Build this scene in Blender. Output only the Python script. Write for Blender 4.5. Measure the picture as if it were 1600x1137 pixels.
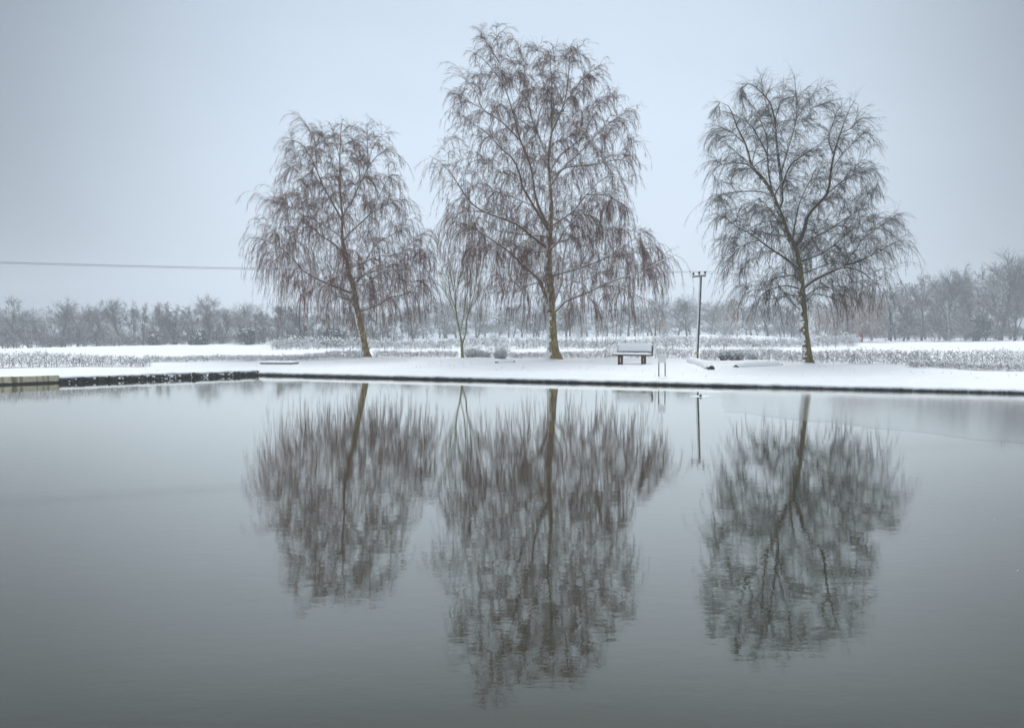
import bpy, math, random
import numpy as np
from mathutils import Vector

rng = np.random.default_rng(7)
random.seed(7)
for o in list(bpy.data.objects):
    bpy.data.objects.remove(o)
scene = bpy.context.scene
COL = scene.collection

# ------------------------------------------------------------------ camera
FPX, CX, CY, EYE, HOR = 1244.44, 800.0, 568.5, 1.75, 527.0
PITCH = math.atan((CY - HOR) / FPX)
cam_data = bpy.data.cameras.new('camera')
cam = bpy.data.objects.new('camera', cam_data)
COL.objects.link(cam)
cam_data.sensor_width = 36.0
cam_data.lens = 28.0
cam_data.clip_start = 0.1
cam_data.clip_end = 3000
cam.location = (0, 0, EYE)
cam.rotation_euler = (math.pi / 2 - PITCH, 0, 0)
scene.camera = cam

# ------------------------------------------------------------------ world and sun
SUN_EL, SUN_AZ = math.radians(52), math.radians(8)
world = bpy.data.worlds.new('World')
scene.world = world
world.use_nodes = True
wn, wl = world.node_tree.nodes, world.node_tree.links
wn.clear()
w_out = wn.new('ShaderNodeOutputWorld')
w_bg = wn.new('ShaderNodeBackground')
w_bg.inputs['Strength'].default_value = 0.1
w_sky = wn.new('ShaderNodeTexSky')
w_sky.sky_type = 'NISHITA'
w_sky.sun_disc = False
w_sky.sun_elevation = SUN_EL
w_sky.sun_rotation = SUN_AZ
w_sky.air_density = 1.0
w_sky.dust_density = 4.0
w_tc = wn.new('ShaderNodeTexCoord')
w_sep = wn.new('ShaderNodeSeparateXYZ')
wl.new(w_tc.outputs['Generated'], w_sep.inputs[0])
w_ramp = wn.new('ShaderNodeValToRGB')           # snow-cloud layer by elevation
cr = w_ramp.color_ramp
cr.elements[0].position = 0.0
cr.elements[0].color = (.725, .835, .968, 1)
cr.elements[1].position = 1.0
cr.elements[1].color = (.90, .96, 1.0, 1)
e = cr.elements.new(.2); e.color = (.71, .83, .968, 1)
e = cr.elements.new(.42); e.color = (.625, .75, .89, 1)
wl.new(w_sep.outputs['Z'], w_ramp.inputs['Fac'])
w_dot = wn.new('ShaderNodeVectorMath'); w_dot.operation = 'DOT_PRODUCT'
w_dot.inputs[1].default_value = Vector((math.sin(0.02), 1, 0.16)).normalized()
wl.new(w_tc.outputs['Generated'], w_dot.inputs[0])
w_map = wn.new('ShaderNodeMapRange')            # lens vignetting put into the sky colour, dimming away from the view axis
w_map.interpolation_type = 'SMOOTHSTEP'
w_map.inputs['From Min'].default_value = 0.80
w_map.inputs['From Max'].default_value = 0.99
w_map.inputs['To Min'].default_value = 4.3
w_map.inputs['To Max'].default_value = 10.4
wl.new(w_dot.outputs['Value'], w_map.inputs['Value'])
w_mul = wn.new('ShaderNodeVectorMath'); w_mul.operation = 'SCALE'
wl.new(w_ramp.outputs['Color'], w_mul.inputs[0])
w_up = wn.new('ShaderNodeMapRange')             # overhead the overcast is evenly bright
w_up.interpolation_type = 'SMOOTHSTEP'
w_up.inputs['From Min'].default_value = 0.42
w_up.inputs['From Max'].default_value = 0.85
w_up.inputs['To Min'].default_value = 0.0
w_up.inputs['To Max'].default_value = 1.0
wl.new(w_sep.outputs['Z'], w_up.inputs['Value'])
w_lr = wn.new('ShaderNodeMix'); w_lr.data_type = 'FLOAT'
wl.new(w_up.outputs['Result'], w_lr.inputs[0])
wl.new(w_map.outputs['Result'], w_lr.inputs[2])
w_lr.inputs[3].default_value = 14.5
wl.new(w_lr.outputs[0], w_mul.inputs['Scale'])
w_cl = wn.new('ShaderNodeTexNoise')
w_cl.inputs['Scale'].default_value = 2.6
w_cl.inputs['Detail'].default_value = 4
w_cm = wn.new('ShaderNodeMapRange')
w_cm.inputs['From Min'].default_value = .3
w_cm.inputs['From Max'].default_value = .7
w_cm.inputs['To Min'].default_value = .965
w_cm.inputs['To Max'].default_value = 1.035
w_st = wn.new('ShaderNodeVectorMath'); w_st.operation = 'MULTIPLY'
w_st.inputs[1].default_value = (1, 1, 2.6)
wl.new(w_tc.outputs['Generated'], w_st.inputs[0])
wl.new(w_st.outputs[0], w_cl.inputs['Vector'])
wl.new(w_cl.outputs['Fac'], w_cm.inputs['Value'])
w_mu2 = wn.new('ShaderNodeVectorMath'); w_mu2.operation = 'SCALE'
wl.new(w_mul.outputs['Vector'], w_mu2.inputs[0])
wl.new(w_cm.outputs['Result'], w_mu2.inputs['Scale'])
w_mix = wn.new('ShaderNodeMixRGB')
w_mix.inputs['Fac'].default_value = 0.94
wl.new(w_sky.outputs['Color'], w_mix.inputs['Color1'])
wl.new(w_mu2.outputs['Vector'], w_mix.inputs['Color2'])
wl.new(w_mix.outputs['Color'], w_bg.inputs['Color'])
wl.new(w_bg.outputs['Background'], w_out.inputs['Surface'])

sun_data = bpy.data.lights.new('sun', 'SUN')
sun_data.energy = 1.5
sun_data.angle = math.radians(22)
sun_data.color = (1.0, .985, .965)
sun = bpy.data.objects.new('sun', sun_data)
COL.objects.link(sun)
sd = Vector((math.sin(SUN_AZ) * math.cos(SUN_EL), math.cos(SUN_AZ) * math.cos(SUN_EL), math.sin(SUN_EL)))
sun.rotation_euler = sd.to_track_quat('Z', 'Y').to_euler()
sun.location = (0, 0, 60)

vs = scene.view_settings
scene.display_settings.display_device = 'sRGB'
vs.view_transform = 'Standard'
vs.look = 'None'
vs.gamma = 1.0
vs.use_curve_mapping = False
vs.exposure = 0.0
cy = scene.cycles
cy.use_denoising = True
try:
    cy.denoiser = "OPENIMAGEDENOISE"
    cy.denoising_input_passes = "RGB_ALBEDO_NORMAL"
    cy.denoising_prefilter = "ACCURATE"
except Exception:
    pass
cy.max_bounces = 6
cy.diffuse_bounces = 2
cy.glossy_bounces = 3
cy.volume_bounces = 1

# ------------------------------------------------------------------ helpers
def P(px, py, d):
    """world point seen at photograph pixel (px, py) at distance d along Y."""
    u = (px - CX) / FPX
    v = (CY - py) / FPX
    cp, sp = math.cos(PITCH), math.sin(PITCH)
    dy = cp + v * sp
    dz = -sp + v * cp
    return np.array([u / dy * d, d, EYE + dz / dy * d])

def smooth(x):
    x = np.clip(x, 0, 1)
    return x * x * (3 - 2 * x)

def vnoise(x, y, seed=0):
    """cheap value noise, numpy."""
    x = np.asarray(x, float); y = np.asarray(y, float)
    xi, yi = np.floor(x), np.floor(y)
    def h(a, b):
        v = np.sin(a * 127.1 + b * 311.7 + seed * 74.7) * 43758.5453
        return v - np.floor(v)
    fx, fy = x - xi, y - yi
    fx, fy = fx * fx * (3 - 2 * fx), fy * fy * (3 - 2 * fy)
    return (h(xi, yi) * (1 - fx) + h(xi + 1, yi) * fx) * (1 - fy) + (h(xi, yi + 1) * (1 - fx) + h(xi + 1, yi + 1) * fx) * fy

def norm(v):
    return v / np.maximum(np.linalg.norm(v, axis=-1, keepdims=True), 1e-9)

def mesh_from(name, verts, polys, mat=None, smooth_shade=True):
    """polys: (M, k) int array, or a list of such arrays."""
    if isinstance(polys, np.ndarray):
        polys = [polys]
    polys = [p for p in polys if len(p)]
    me = bpy.data.meshes.new(name)
    verts = np.ascontiguousarray(verts, dtype=np.float32)
    me.vertices.add(len(verts))
    me.vertices.foreach_set('co', verts.ravel())
    loops = np.concatenate([p.ravel() for p in polys]).astype(np.int32)
    sizes = np.concatenate([np.full(len(p), p.shape[1], np.int32) for p in polys])
    starts = np.concatenate([[0], np.cumsum(sizes)[:-1]]).astype(np.int32)
    me.loops.add(len(loops))
    me.loops.foreach_set('vertex_index', loops)
    me.polygons.add(len(sizes))
    me.polygons.foreach_set('loop_start', starts)
    me.polygons.foreach_set('loop_total', sizes)
    me.polygons.foreach_set('use_smooth', np.full(len(sizes), smooth_shade, dtype=bool))
    me.update(calc_edges=True)
    me.validate()
    if mat is not None:
        me.materials.append(mat)
    return me

def put(name, me, parent=None, **props):
    o = bpy.data.objects.new(name, me)
    COL.objects.link(o)
    if parent is not None:
        o.parent = parent
    for k, v in props.items():
        o[k] = v
    return o

def thing(name, label, category, loc=(0, 0, 0), group=None):
    o = bpy.data.objects.new(name, None)
    o.empty_display_size = 0.3
    COL.objects.link(o)
    o.location = tuple(float(c) for c in loc)
    o['label'] = label
    o['category'] = category
    if group:
        o['group'] = group
    return o

class Geo:
    """collects vertices and polygons, then makes ONE mesh."""
    def __init__(self):
        self.v, self.p, self.n = [], {}, 0
    def add(self, verts, polys):
        verts = np.asarray(verts, float).reshape(-1, 3)
        polys = np.asarray(polys, int)
        self.v.append(verts)
        self.p.setdefault(polys.shape[1], []).append(polys + self.n)
        self.n += len(verts)
    def mesh(self, name, mat, origin=(0, 0, 0), smooth_shade=True):
        return mesh_from(name, np.concatenate(self.v) - np.asarray(origin), [np.concatenate(x) for x in self.p.values()], mat, smooth_shade)

def tubes(nodes, radii, sides, cap=False):
    """nodes (N,K,3), radii (N,K) -> verts, quads"""
    N, K, _ = nodes.shape
    t = np.empty_like(nodes)
    t[:, 1:-1] = nodes[:, 2:] - nodes[:, :-2]
    t[:, 0] = nodes[:, 1] - nodes[:, 0]
    t[:, -1] = nodes[:, -1] - nodes[:, -2]
    t = norm(t)
    ref = norm(np.cross(nodes[:, -1] - nodes[:, 0], np.array([.31, -.87, .38])) + 1e-6)[:, None, :]
    a = norm(ref - t * np.sum(ref * t, -1, keepdims=True))
    b = np.cross(t, a)
    ang = np.arange(sides) * (2 * math.pi / sides)
    c, s = np.cos(ang), np.sin(ang)
    v = nodes[:, :, None, :] + radii[:, :, None, None] * (a[:, :, None, :] * c[None, None, :, None] + b[:, :, None, :] * s[None, None, :, None])
    idx = np.arange(N * K * sides).reshape(N, K, sides)
    q = np.stack([idx[:, :-1, :], np.roll(idx[:, :-1, :], -1, 2), np.roll(idx[:, 1:, :], -1, 2), idx[:, 1:, :]], -1)
    return v.reshape(-1, 3), q.reshape(-1, 4)

def tube(geo, pts, radii, sides=8, cap=True):
    pts = np.asarray(pts, float)[None]
    radii = np.broadcast_to(np.asarray(radii, float), (pts.shape[1],))[None]
    v, q = tubes(pts, radii, sides)
    geo.add(v, q)
    if cap:
        K = pts.shape[1]
        for k in (0, K - 1):
            ring = v[k * sides:(k + 1) * sides]
            geo.add(np.vstack([ring, ring.mean(0)]), [[i, (i + 1) % sides, sides] if k else [(i + 1) % sides, i, sides] for i in range(sides)])

def box(geo, c, size, ax=None):
    """box by centre, size and optional 3 axes rows"""
    c = np.asarray(c, float); h = np.asarray(size, float) / 2
    ax = np.eye(3) if ax is None else np.asarray(ax, float)
    vs_ = []
    for i in (-1, 1):
        for j in (-1, 1):
            for k in (-1, 1):
                vs_.append(c + ax[0] * h[0] * i + ax[1] * h[1] * j + ax[2] * h[2] * k)
    geo.add(vs_, [[0, 1, 3, 2], [4, 6, 7, 5], [0, 4, 5, 1], [2, 3, 7, 6], [0, 2, 6, 4], [1, 5, 7, 3]])

def spline(pts, K):
    """Catmull-Rom through pts, resampled to K nodes."""
    pts = np.asarray(pts, float)
    if len(pts) == 2:
        pts = np.vstack([pts[0], pts.mean(0), pts[1]])
    q = np.vstack([2 * pts[0] - pts[1], pts, 2 * pts[-1] - pts[-2]])
    out = []
    for i in range(1, len(q) - 2):
        for u in np.linspace(0, 1, 9)[:-1]:
            out.append(.5 * (2 * q[i] + (q[i + 1] - q[i - 1]) * u + (2 * q[i - 1] - 5 * q[i] + 4 * q[i + 1] - q[i + 2]) * u * u + (-q[i - 1] + 3 * q[i] - 3 * q[i + 1] + q[i + 2]) * u ** 3))
    out.append(pts[-1])
    out = np.array(out)
    L = np.concatenate([[0], np.cumsum(np.linalg.norm(np.diff(out, axis=0), axis=1))])
    s = np.linspace(0, L[-1], K)
    return np.stack([np.interp(s, L, out[:, i]) for i in range(3)], 1)

# ------------------------------------------------------------------ materials
def material(name):
    m = bpy.data.materials.new(name)
    m.use_nodes = True
    nt = m.node_tree
    b = nt.nodes['Principled BSDF']
    return m, nt.nodes, nt.links, b

def noise_node(n, l, scale, detail=3, vec=None, stretch=None, rough=.55):
    t = n.new('ShaderNodeTexNoise')
    t.inputs['Scale'].default_value = scale
    t.inputs['Detail'].default_value = detail
    t.inputs['Roughness'].default_value = rough
    g = n.new('ShaderNodeNewGeometry')
    if stretch:
        mp = n.new('ShaderNodeVectorMath'); mp.operation = 'MULTIPLY'
        mp.inputs[1].default_value = stretch
        l.new(g.outputs['Position'], mp.inputs[0])
        l.new(mp.outputs[0], t.inputs['Vector'])
    else:
        l.new(g.outputs['Position'], t.inputs['Vector'])
    return t

def ramp(n, l, src, stops):
    r = n.new('ShaderNodeValToRGB')
    el = r.color_ramp.elements
    el[0].position, el[0].color = stops[0][0], (*stops[0][1], 1)
    el[1].position, el[1].color = stops[-1][0], (*stops[-1][1], 1)
    for p, c in stops[1:-1]:
        x = el.new(p); x.color = (*c, 1)
    l.new(src, r.inputs['Fac'])
    return r

SNOWC = (.90, .92, .94)

def snow_material():
    m, n, l, b = material('snow')
    t = noise_node(n, l, 1.3, 5)
    r = ramp(n, l, t.outputs['Fac'], [(.3, (.86, .885, .91)), (.7, (.92, .93, .945))])
    l.new(r.outputs['Color'], b.inputs['Base Color'])
    b.inputs['Roughness'].default_value = .75
    b.inputs['Specular IOR Level'].default_value = .25
    t2 = noise_node(n, l, 14, 6, rough=.65)
    t3 = noise_node(n, l, 2.2, 3)
    ad = n.new('ShaderNodeMath'); ad.operation = 'MULTIPLY_ADD'
    ad.inputs[1].default_value = 2.5
    l.new(t3.outputs['Fac'], ad.inputs[0]); l.new(t2.outputs['Fac'], ad.inputs[2])
    bp = n.new('ShaderNodeBump')
    bp.inputs['Strength'].default_value = .5
    bp.inputs['Distance'].default_value = .06
    l.new(ad.outputs[0], bp.inputs['Height'])
    l.new(bp.outputs['Normal'], b.inputs['Normal'])
    return m

def snowy(name, stops, scale=8, stretch=None, snow_dir=(-.35, 0, .9), lo=.35, hi=.6, flecks=1.0, rough=.9, bump=0.0, fleck_scale=9, bump_scale=None):
    """a coloured surface with real snow lying on the sides that face snow_dir, broken by noise."""
    m, n, l, b = material(name)
    t = noise_node(n, l, scale, 4, stretch=stretch)
    r = ramp(n, l, t.outputs['Fac'], stops)
    g = n.new('ShaderNodeNewGeometry')
    d = n.new('ShaderNodeVectorMath'); d.operation = 'DOT_PRODUCT'
    d.inputs[1].default_value = Vector(snow_dir).normalized()
    l.new(g.outputs['Normal'], d.inputs[0])
    f = noise_node(n, l, fleck_scale, 3)
    ma = n.new('ShaderNodeMath'); ma.operation = 'MULTIPLY_ADD'
    ma.inputs[1].default_value = flecks
    l.new(f.outputs['Fac'], ma.inputs[0]); l.new(d.outputs['Value'], ma.inputs[2])
    mr = n.new('ShaderNodeMapRange')
    mr.inputs['From Min'].default_value = lo + .5 * flecks
    mr.inputs['From Max'].default_value = hi + .5 * flecks
    l.new(ma.outputs[0], mr.inputs['Value'])
    mx = n.new('ShaderNodeMixRGB')
    l.new(mr.outputs['Result'], mx.inputs['Fac'])
    l.new(r.outputs['Color'], mx.inputs['Color1'])
    mx.inputs['Color2'].default_value = (*SNOWC, 1)
    l.new(mx.outputs['Color'], b.inputs['Base Color'])
    b.inputs['Roughness'].default_value = rough
    b.inputs['Specular IOR Level'].default_value = .2
    if bump:
        bp = n.new('ShaderNodeBump')
        bp.inputs['Strength'].default_value = .8
        bp.inputs['Distance'].default_value = bump
        l.new(t.outputs['Fac'], bp.inputs['Height'])
        l.new(bp.outputs['Normal'], b.inputs['Normal'])
    return m

def plain(name, col, rough=.8, spec=.3):
    m, n, l, b = material(name)
    t = noise_node(n, l, 6, 3)
    c = np.array(col)
    r = ramp(n, l, t.outputs['Fac'], [(.3, tuple(c * .75)), (.7, tuple(np.minimum(c * 1.2, 1)))])
    l.new(r.outputs['Color'], b.inputs['Base Color'])
    b.inputs['Roughness'].default_value = rough
    b.inputs['Specular IOR Level'].default_value = spec
    return m

def water_material(name, body, rough, bumps, curve):
    """still murky water: a dark body and a mirror surface that strengthens towards grazing view."""
    m, n, l, b = material(name)
    n.remove(b)
    out = n['Material Output']
    acc = None
    for scale, stretch, amp in bumps:
        t = noise_node(n, l, scale, 2, stretch=stretch)
        mu = n.new('ShaderNodeMath'); mu.operation = 'MULTIPLY_ADD'
        mu.inputs[1].default_value = amp
        l.new(t.outputs['Fac'], mu.inputs[0])
        if acc is None:
            mu.inputs[2].default_value = 0
        else:
            l.new(acc.outputs[0], mu.inputs[2])
        acc = mu
    bp = n.new('ShaderNodeBump')
    bp.inputs['Strength'].default_value = 1
    bp.inputs['Distance'].default_value = 1.0
    l.new(acc.outputs[0], bp.inputs['Height'])
    lw = n.new('ShaderNodeLayerWeight')
    lw.inputs['Blend'].default_value = .5
    l.new(bp.outputs['Normal'], lw.inputs['Normal'])
    fr = ramp(n, l, lw.outputs['Facing'], [(p, (v, v, v)) for p, v in curve])
    df = n.new('ShaderNodeBsdfDiffuse'); df.inputs['Color'].default_value = (*body, 1)
    gl = n.new('ShaderNodeBsdfGlossy'); gl.inputs['Roughness'].default_value = rough
    gl.inputs['Color'].default_value = (1, .995, .95, 1)
    l.new(bp.outputs['Normal'], gl.inputs['Normal'])
    mx = n.new('ShaderNodeMixShader')
    l.new(fr.outputs['Color'], mx.inputs['Fac'])
    l.new(df.outputs[0], mx.inputs[1]); l.new(gl.outputs[0], mx.inputs[2])
    l.new(mx.outputs[0], out.inputs['Surface'])
    return m

M_SNOW = snow_material()
M_TRUNK = snowy('birch_bark', [(.3, (.040, .026, .012)), (.44, (.19, .135, .045)), (.58, (.32, .24, .08)), (.72, (.58, .48, .26))], scale=4.5, stretch=(2.2, 2.2, .8), snow_dir=(-.75, -.25, .25), lo=.62, hi=.74, flecks=1.9, bump=.06, fleck_scale=5)
M_TRUNK_R = snowy('mossy_birch_bark', [(.3, (.036, .028, .011)), (.5, (.15, .117, .036)), (.75, (.29, .23, .08))], scale=4.5, stretch=(2.2, 2.2, .8), snow_dir=(-.75, -.25, .25), lo=.72, hi=.84, flecks=1.9, bump=.06, fleck_scale=5)
M_BRANCH = snowy('branch_bark', [(.3, (.075, .045, .024)), (.7, (.24, .165, .085))], scale=9, snow_dir=(-.45, -.25, .85), lo=.05, hi=.35, flecks=.8)
M_BRANCH_R = snowy('olive_branch_bark', [(.3, (.038, .030, .015)), (.7, (.12, .098, .048))], scale=9, snow_dir=(-.4, -.2, .9), lo=.38, hi=.65, flecks=.8)
M_TWIG = snowy('reddish_twig_bark', [(.3, (.080, .022, .008)), (.7, (.19, .062, .020))], scale=1.2, snow_dir=(-.2, -.1, .95), lo=.97, hi=1.2, flecks=.6)
M_TWIG_R = snowy('grey_twig_bark', [(.3, (.030, .018, .008)), (.7, (.072, .046, .022))], scale=1.2, snow_dir=(-.2, -.1, .95), lo=1.0, hi=1.2, flecks=.6)

# ------------------------------------------------------------------ terrain function
CORNER = np.array([-11.9, 36.9])
D1 = norm(np.array([15.8, 24.6]) - CORNER)        # along the far bank, to the right
D2 = norm(np.array([-18.8, 29.2]) - CORNER)       # along the left bank, towards the viewer
N1 = np.array([-D1[1], D1[0]]); N1 = N1 if N1[1] > 0 else -N1
N2 = np.array([-D2[1], D2[0]]); N2 = N2 if N2[0] < 0 else -N2

MOUNDS = []   # (x, y, radius, height)
def inland(x, y):
    dx, dy = x - CORNER[0], y - CORNER[1]
    return np.maximum(dx * N1[0] + dy * N1[1], dx * N2[0] + dy * N2[1])
def gz(x, y):
    x = np.asarray(x, float); y = np.asarray(y, float)
    s = np.maximum(inland(x, y), 0)
    z = .30 + .20 * smooth(s / 14)
    f = smooth((y - 55) / 75)
    z = z + np.clip(x / 62, -1.3, 1.3) * .68 * f
    mid = smooth((x + 52) / 25) * smooth((62 - x) / 25)
    z = z + 1.35 * mid * smooth((y - 92) / 60)
    z = z + .13 * (vnoise(x * .25, y * .25, 1) - .5) * smooth(s / 3) + .045 * (vnoise(x * .9, y * .9, 2) - .5) * smooth(s / 3)
    for mx, my, mr, mh in MOUNDS:
        z = z + mh * np.exp(-((x - mx) ** 2 + (y - my) ** 2) / (mr * mr))
    return z
def G(px, py, lo=24.0, hi=300.0):
    """the ground point seen at pixel (px, py)."""
    for d in np.arange(lo, hi, .05):
        p = P(px, py, d)
        if inland(p[0], p[1]) > 0 and p[2] <= gz(p[0], p[1]):
            return p
    return P(px, py, hi)
def on_ground(px, d):
    p = P(px, HOR, d)
    p[2] = gz(p[0], p[1])
    return p

T_LEFT = on_ground(573, 50.0)
T_MID = on_ground(865, 47.0)
T_RIGHT = on_ground(1261.5, 38.8)
T_SAP = on_ground(723, 48.0)
MOUNDS += [(T_MID[0] - .25, T_MID[1] - .1, .75, .10), (T_RIGHT[0] - .3, T_RIGHT[1], .5, .07), (T_LEFT[0], T_LEFT[1], .6, .05)]
_m = on_ground(735, 44.5); MOUNDS.append((_m[0], _m[1], 1.3, .10))
_m = on_ground(765, 44.5); MOUNDS.append((_m[0], _m[1], 1.0, .09))
_m = on_ground(1185, 41); MOUNDS.append((_m[0], _m[1], 1.2, .09))

STEPS = []
for k in range(34):      # a trail of old, half filled footprints from the notice to the bench and on
    u_ = k / 33
    p_ = on_ground(1046 - 300 * u_, 35.5 + 6.5 * math.sin(u_ * 2.2) + .12 * (k % 2))
    STEPS.append((p_[0] + rng.uniform(-.08, .08), p_[1] + rng.uniform(-.1, .1), .20, -.10))
MOUNDS += STEPS
# ------------------------------------------------------------------ ground (snow), built as strips that follow the bank
def bank_line(spacing=.13):
    a = np.arange(48, 0, -spacing)
    b = np.arange(0, 62, spacing)
    pts = np.vstack([CORNER + np.outer(a, D2), CORNER + np.outer(b, D1)])
    nl = np.vstack([np.repeat(N2[None], len(a), 0), np.repeat(N1[None], len(b), 0)])
    tpar = np.concatenate([-a, b])
    bis = (N1 + N2) / (1 + N1 @ N2)
    k = np.exp(-(tpar / .01) ** 2)[:, None]
    nl = nl * (1 - k) + bis * k
    return pts, nl, tpar

B_PTS, B_NRM, B_T = bank_line()
def lip_z(t):
    """height of the underside of the snow along the bank."""
    right = .052 - .022 * smooth(t / 34)
    return np.where(t < 0, .14, right) + .008 * (vnoise(t * 2.3, 3, 4) - .5) * 2 + .020 * (vnoise(t * 5, 9, 5) - .5) + .014 * (vnoise(t * 13, 4, 6) - .5)

g = Geo()
zl = lip_z(B_T)
rows = []
wob = .05 * (vnoise(B_T * 1.1, 1, 8) - .5) + .03 * (vnoise(B_T * 5, 2, 9) - .5)
for s, dz in ((.25, -.01), (.04, 0.0), (-.03, .025), (-.04, .06), (.0, .10), (.07, .13)):
    xy = B_PTS + B_NRM * (s + wob)[:, None]
    rows.append(np.column_stack([xy, zl + dz + .015 * (vnoise(B_T * 3, s * 20, 6) - .5)]))
z_top = zl + .13
for s in (.16, .28, .45, .65, .9, *np.arange(1.15, 14.5, .27), 15, 16, 18, 20, 23, 26, 30, 35, 40, 46, 53, 61, 70, 80, 92, 105, 120, 140, 165, 200, 235):
    xy = B_PTS + B_NRM * (s + wob * max(0, 1 - s))[:, None]
    w = smooth(np.array((s - .1) / 1.3))
    z = z_top * (1 - w) + gz(xy[:, 0], xy[:, 1]) * w
    z = z + .02 * (vnoise(B_T * 3.1, s * 5, 7) - .5) * (1 - .5 * w)
    rows.append(np.column_stack([xy, z]))
R = np.array(rows)
# thin the columns of the far rows is not needed: the sheet stays one regular grid
nr, nc, _ = R.shape
idx = np.arange(nr * nc).reshape(nr, nc)
quads = np.stack([idx[:-1, :-1], idx[:-1, 1:], idx[1:, 1:], idx[1:, :-1]], -1).reshape(-1, 4)
put('snowy_ground', mesh_from('snowy_ground', R.reshape(-1, 3), quads, M_SNOW), kind='structure')

# near bank under the viewer's feet, never in frame
g = Geo()
nx = np.linspace(-60, 60, 60)
prof = [(1.7, -.5), (1.5, .0), (1.3, .18), (.9, .28), (0, .3), (-4, .32), (-30, .4)]
nb = np.array([[(x, y + .1 * math.sin(x * 1.7), z) for x in nx] for y, z in prof])
i2 = np.arange(nb.shape[0] * nb.shape[1]).reshape(nb.shape[:2])
g.add(nb.reshape(-1, 3), np.stack([i2[:-1, :-1], i2[1:, :-1], i2[1:, 1:], i2[:-1, 1:]], -1).reshape(-1, 4)[:, ::-1])
put('near_bank', g.mesh('near_bank', M_SNOW), kind='structure')

# ------------------------------------------------------------------ pond and ice
CURVE = [(0, .03), (.5, .09), (.565, .13), (.645, .27), (.72, .38), (.816, .57), (.913, .87), (.97, .97), (1, 1)]
M_WATER = water_material('pond_water', (.034, .034, .022), .004,
                         [(2.2, (1.0, 1.6, 1), .00042), (8.0, (.45, 1.0, 1), .00050), (9.0, (1.0, 2.0, 1), .00016), (22.0, (1.0, 1.8, 1), .00011)], CURVE)
M_ICE = water_material('thin_ice', (.16, .175, .18), .10, [(1.5, (1, 1, 1), .0006), (30.0, (1, 1, 1), .0002)], [(0, .03), (.56, .10), (.69, .20), (.816, .46), (.913, .82), (1, .97)])
far_r = CORNER + D1 * 60 + N1 * .3
far_l = CORNER + D2 * 46 + N2 * .3
cc = CORNER + (N1 + N2) / (1 + N1 @ N2) * .3
pond_v = np.array([[far_l[0], far_l[1], 0], [far_l[0], -8, 0], [far_r[0], -8, 0], [far_r[0], far_r[1], 0], [cc[0], cc[1], 0]])
put('pond_water', mesh_from('pond_water', pond_v, np.array([[0, 1, 2, 3, 4]]), M_WATER, False), kind='structure')

def W(px, py, z=0.0):
    d = FPX * (EYE - z) / (py - HOR)
    p = P(px, py, d)
    k = (EYE - z) / (EYE - p[2])
    return np.array([p[0] * k, p[1] * k, z])
edge = [(1131, 643), (1165, 645.5), (1200, 651), (1235, 654), (1262, 657.5), (1300, 661), (1345, 667), (1395, 672), (1450, 678), (1520, 685), (1600, 692), (1700, 703)]
ex = np.linspace(1131, 1700, 90)
ey = np.interp(ex, [a for a, _ in edge], [b_ for _, b_ in edge]) + 3.0 * (vnoise(ex * .03, 0, 3) - .5) + 1.2 * (vnoise(ex * .13, 2, 4) - .5)
ice_front = [W(x, y, .0012) for x, y in zip(ex, ey)]
back_l = W(1131, 606, .0012)
ice_v = ice_front + [np.append(CORNER + D1 * 38 + N1 * .1, .0012), np.append(CORNER + D1 * 22.5 + N1 * .1, .0012), W(1128, 612, .0012), W(1123, 618, .0012), W(1129, 624, .0012), W(1126, 630, .0012), W(1130, 637, .0012)]
ice = put('ice_sheet', mesh_from('ice_sheet', np.array(ice_v), np.array([list(range(len(ice_v)))]), M_ICE, False))
ice['label'] = 'broad thin grey ice sheet blurring the pond along its far right bank'
ice['category'] = 'ice'
pv = [W(1095 + 17 * math.cos(a) * (1 + .15 * math.sin(3 * a)), 619 + 1.7 * math.sin(a), .0025) for a in np.linspace(0, 2 * math.pi, 24, endpoint=False)]
M_PATCH = plain('frosted_ice', (.72, .76, .80), .5)
patch_o = put('ice_patch', mesh_from('ice_patch', np.array(pv), np.array([list(range(24))]), M_PATCH, False))
patch_o['label'] = 'small white frosted ice patch on the water below the pole'
patch_o['category'] = 'ice'
g = Geo()
M_DARK = plain('dark_wet_wood', (.025, .024, .022), .7)
c = W(1094.5, 619.5, 0)
tube(g, [c + [0, 0, -.05], c + [0, 0, .02], c + [.005, 0, .05], c + [.005, 0, .07]], [.04, .045, .03, .008], 10)
fl = put('float', g.mesh('float', M_DARK, c)); fl.location = c
fl['label'] = 'tiny dark float bobbing in the middle of the white ice patch'
fl['category'] = 'float'

g = Geo()
for k in range(30):
    c_ = np.array([rng.uniform(-9, 9), rng.uniform(4.2, 22), .002]); r0_ = rng.uniform(.004, .010)
    a_ = np.sort(rng.uniform(0, 6.28, 6))
    ring = np.column_stack([np.cos(a_) * r0_, np.sin(a_) * r0_, np.zeros(6)]) + c_
    g.add(np.vstack([ring, c_ + [0, 0, .004]]), [[i, (i + 1) % 6, 6] for i in range(6)])
put('floating_ice', g.mesh('floating_ice', M_PATCH, (0, 0, 0), False), kind='stuff', label='tiny specks of snow and ice floating on the pond', category='ice')

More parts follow.
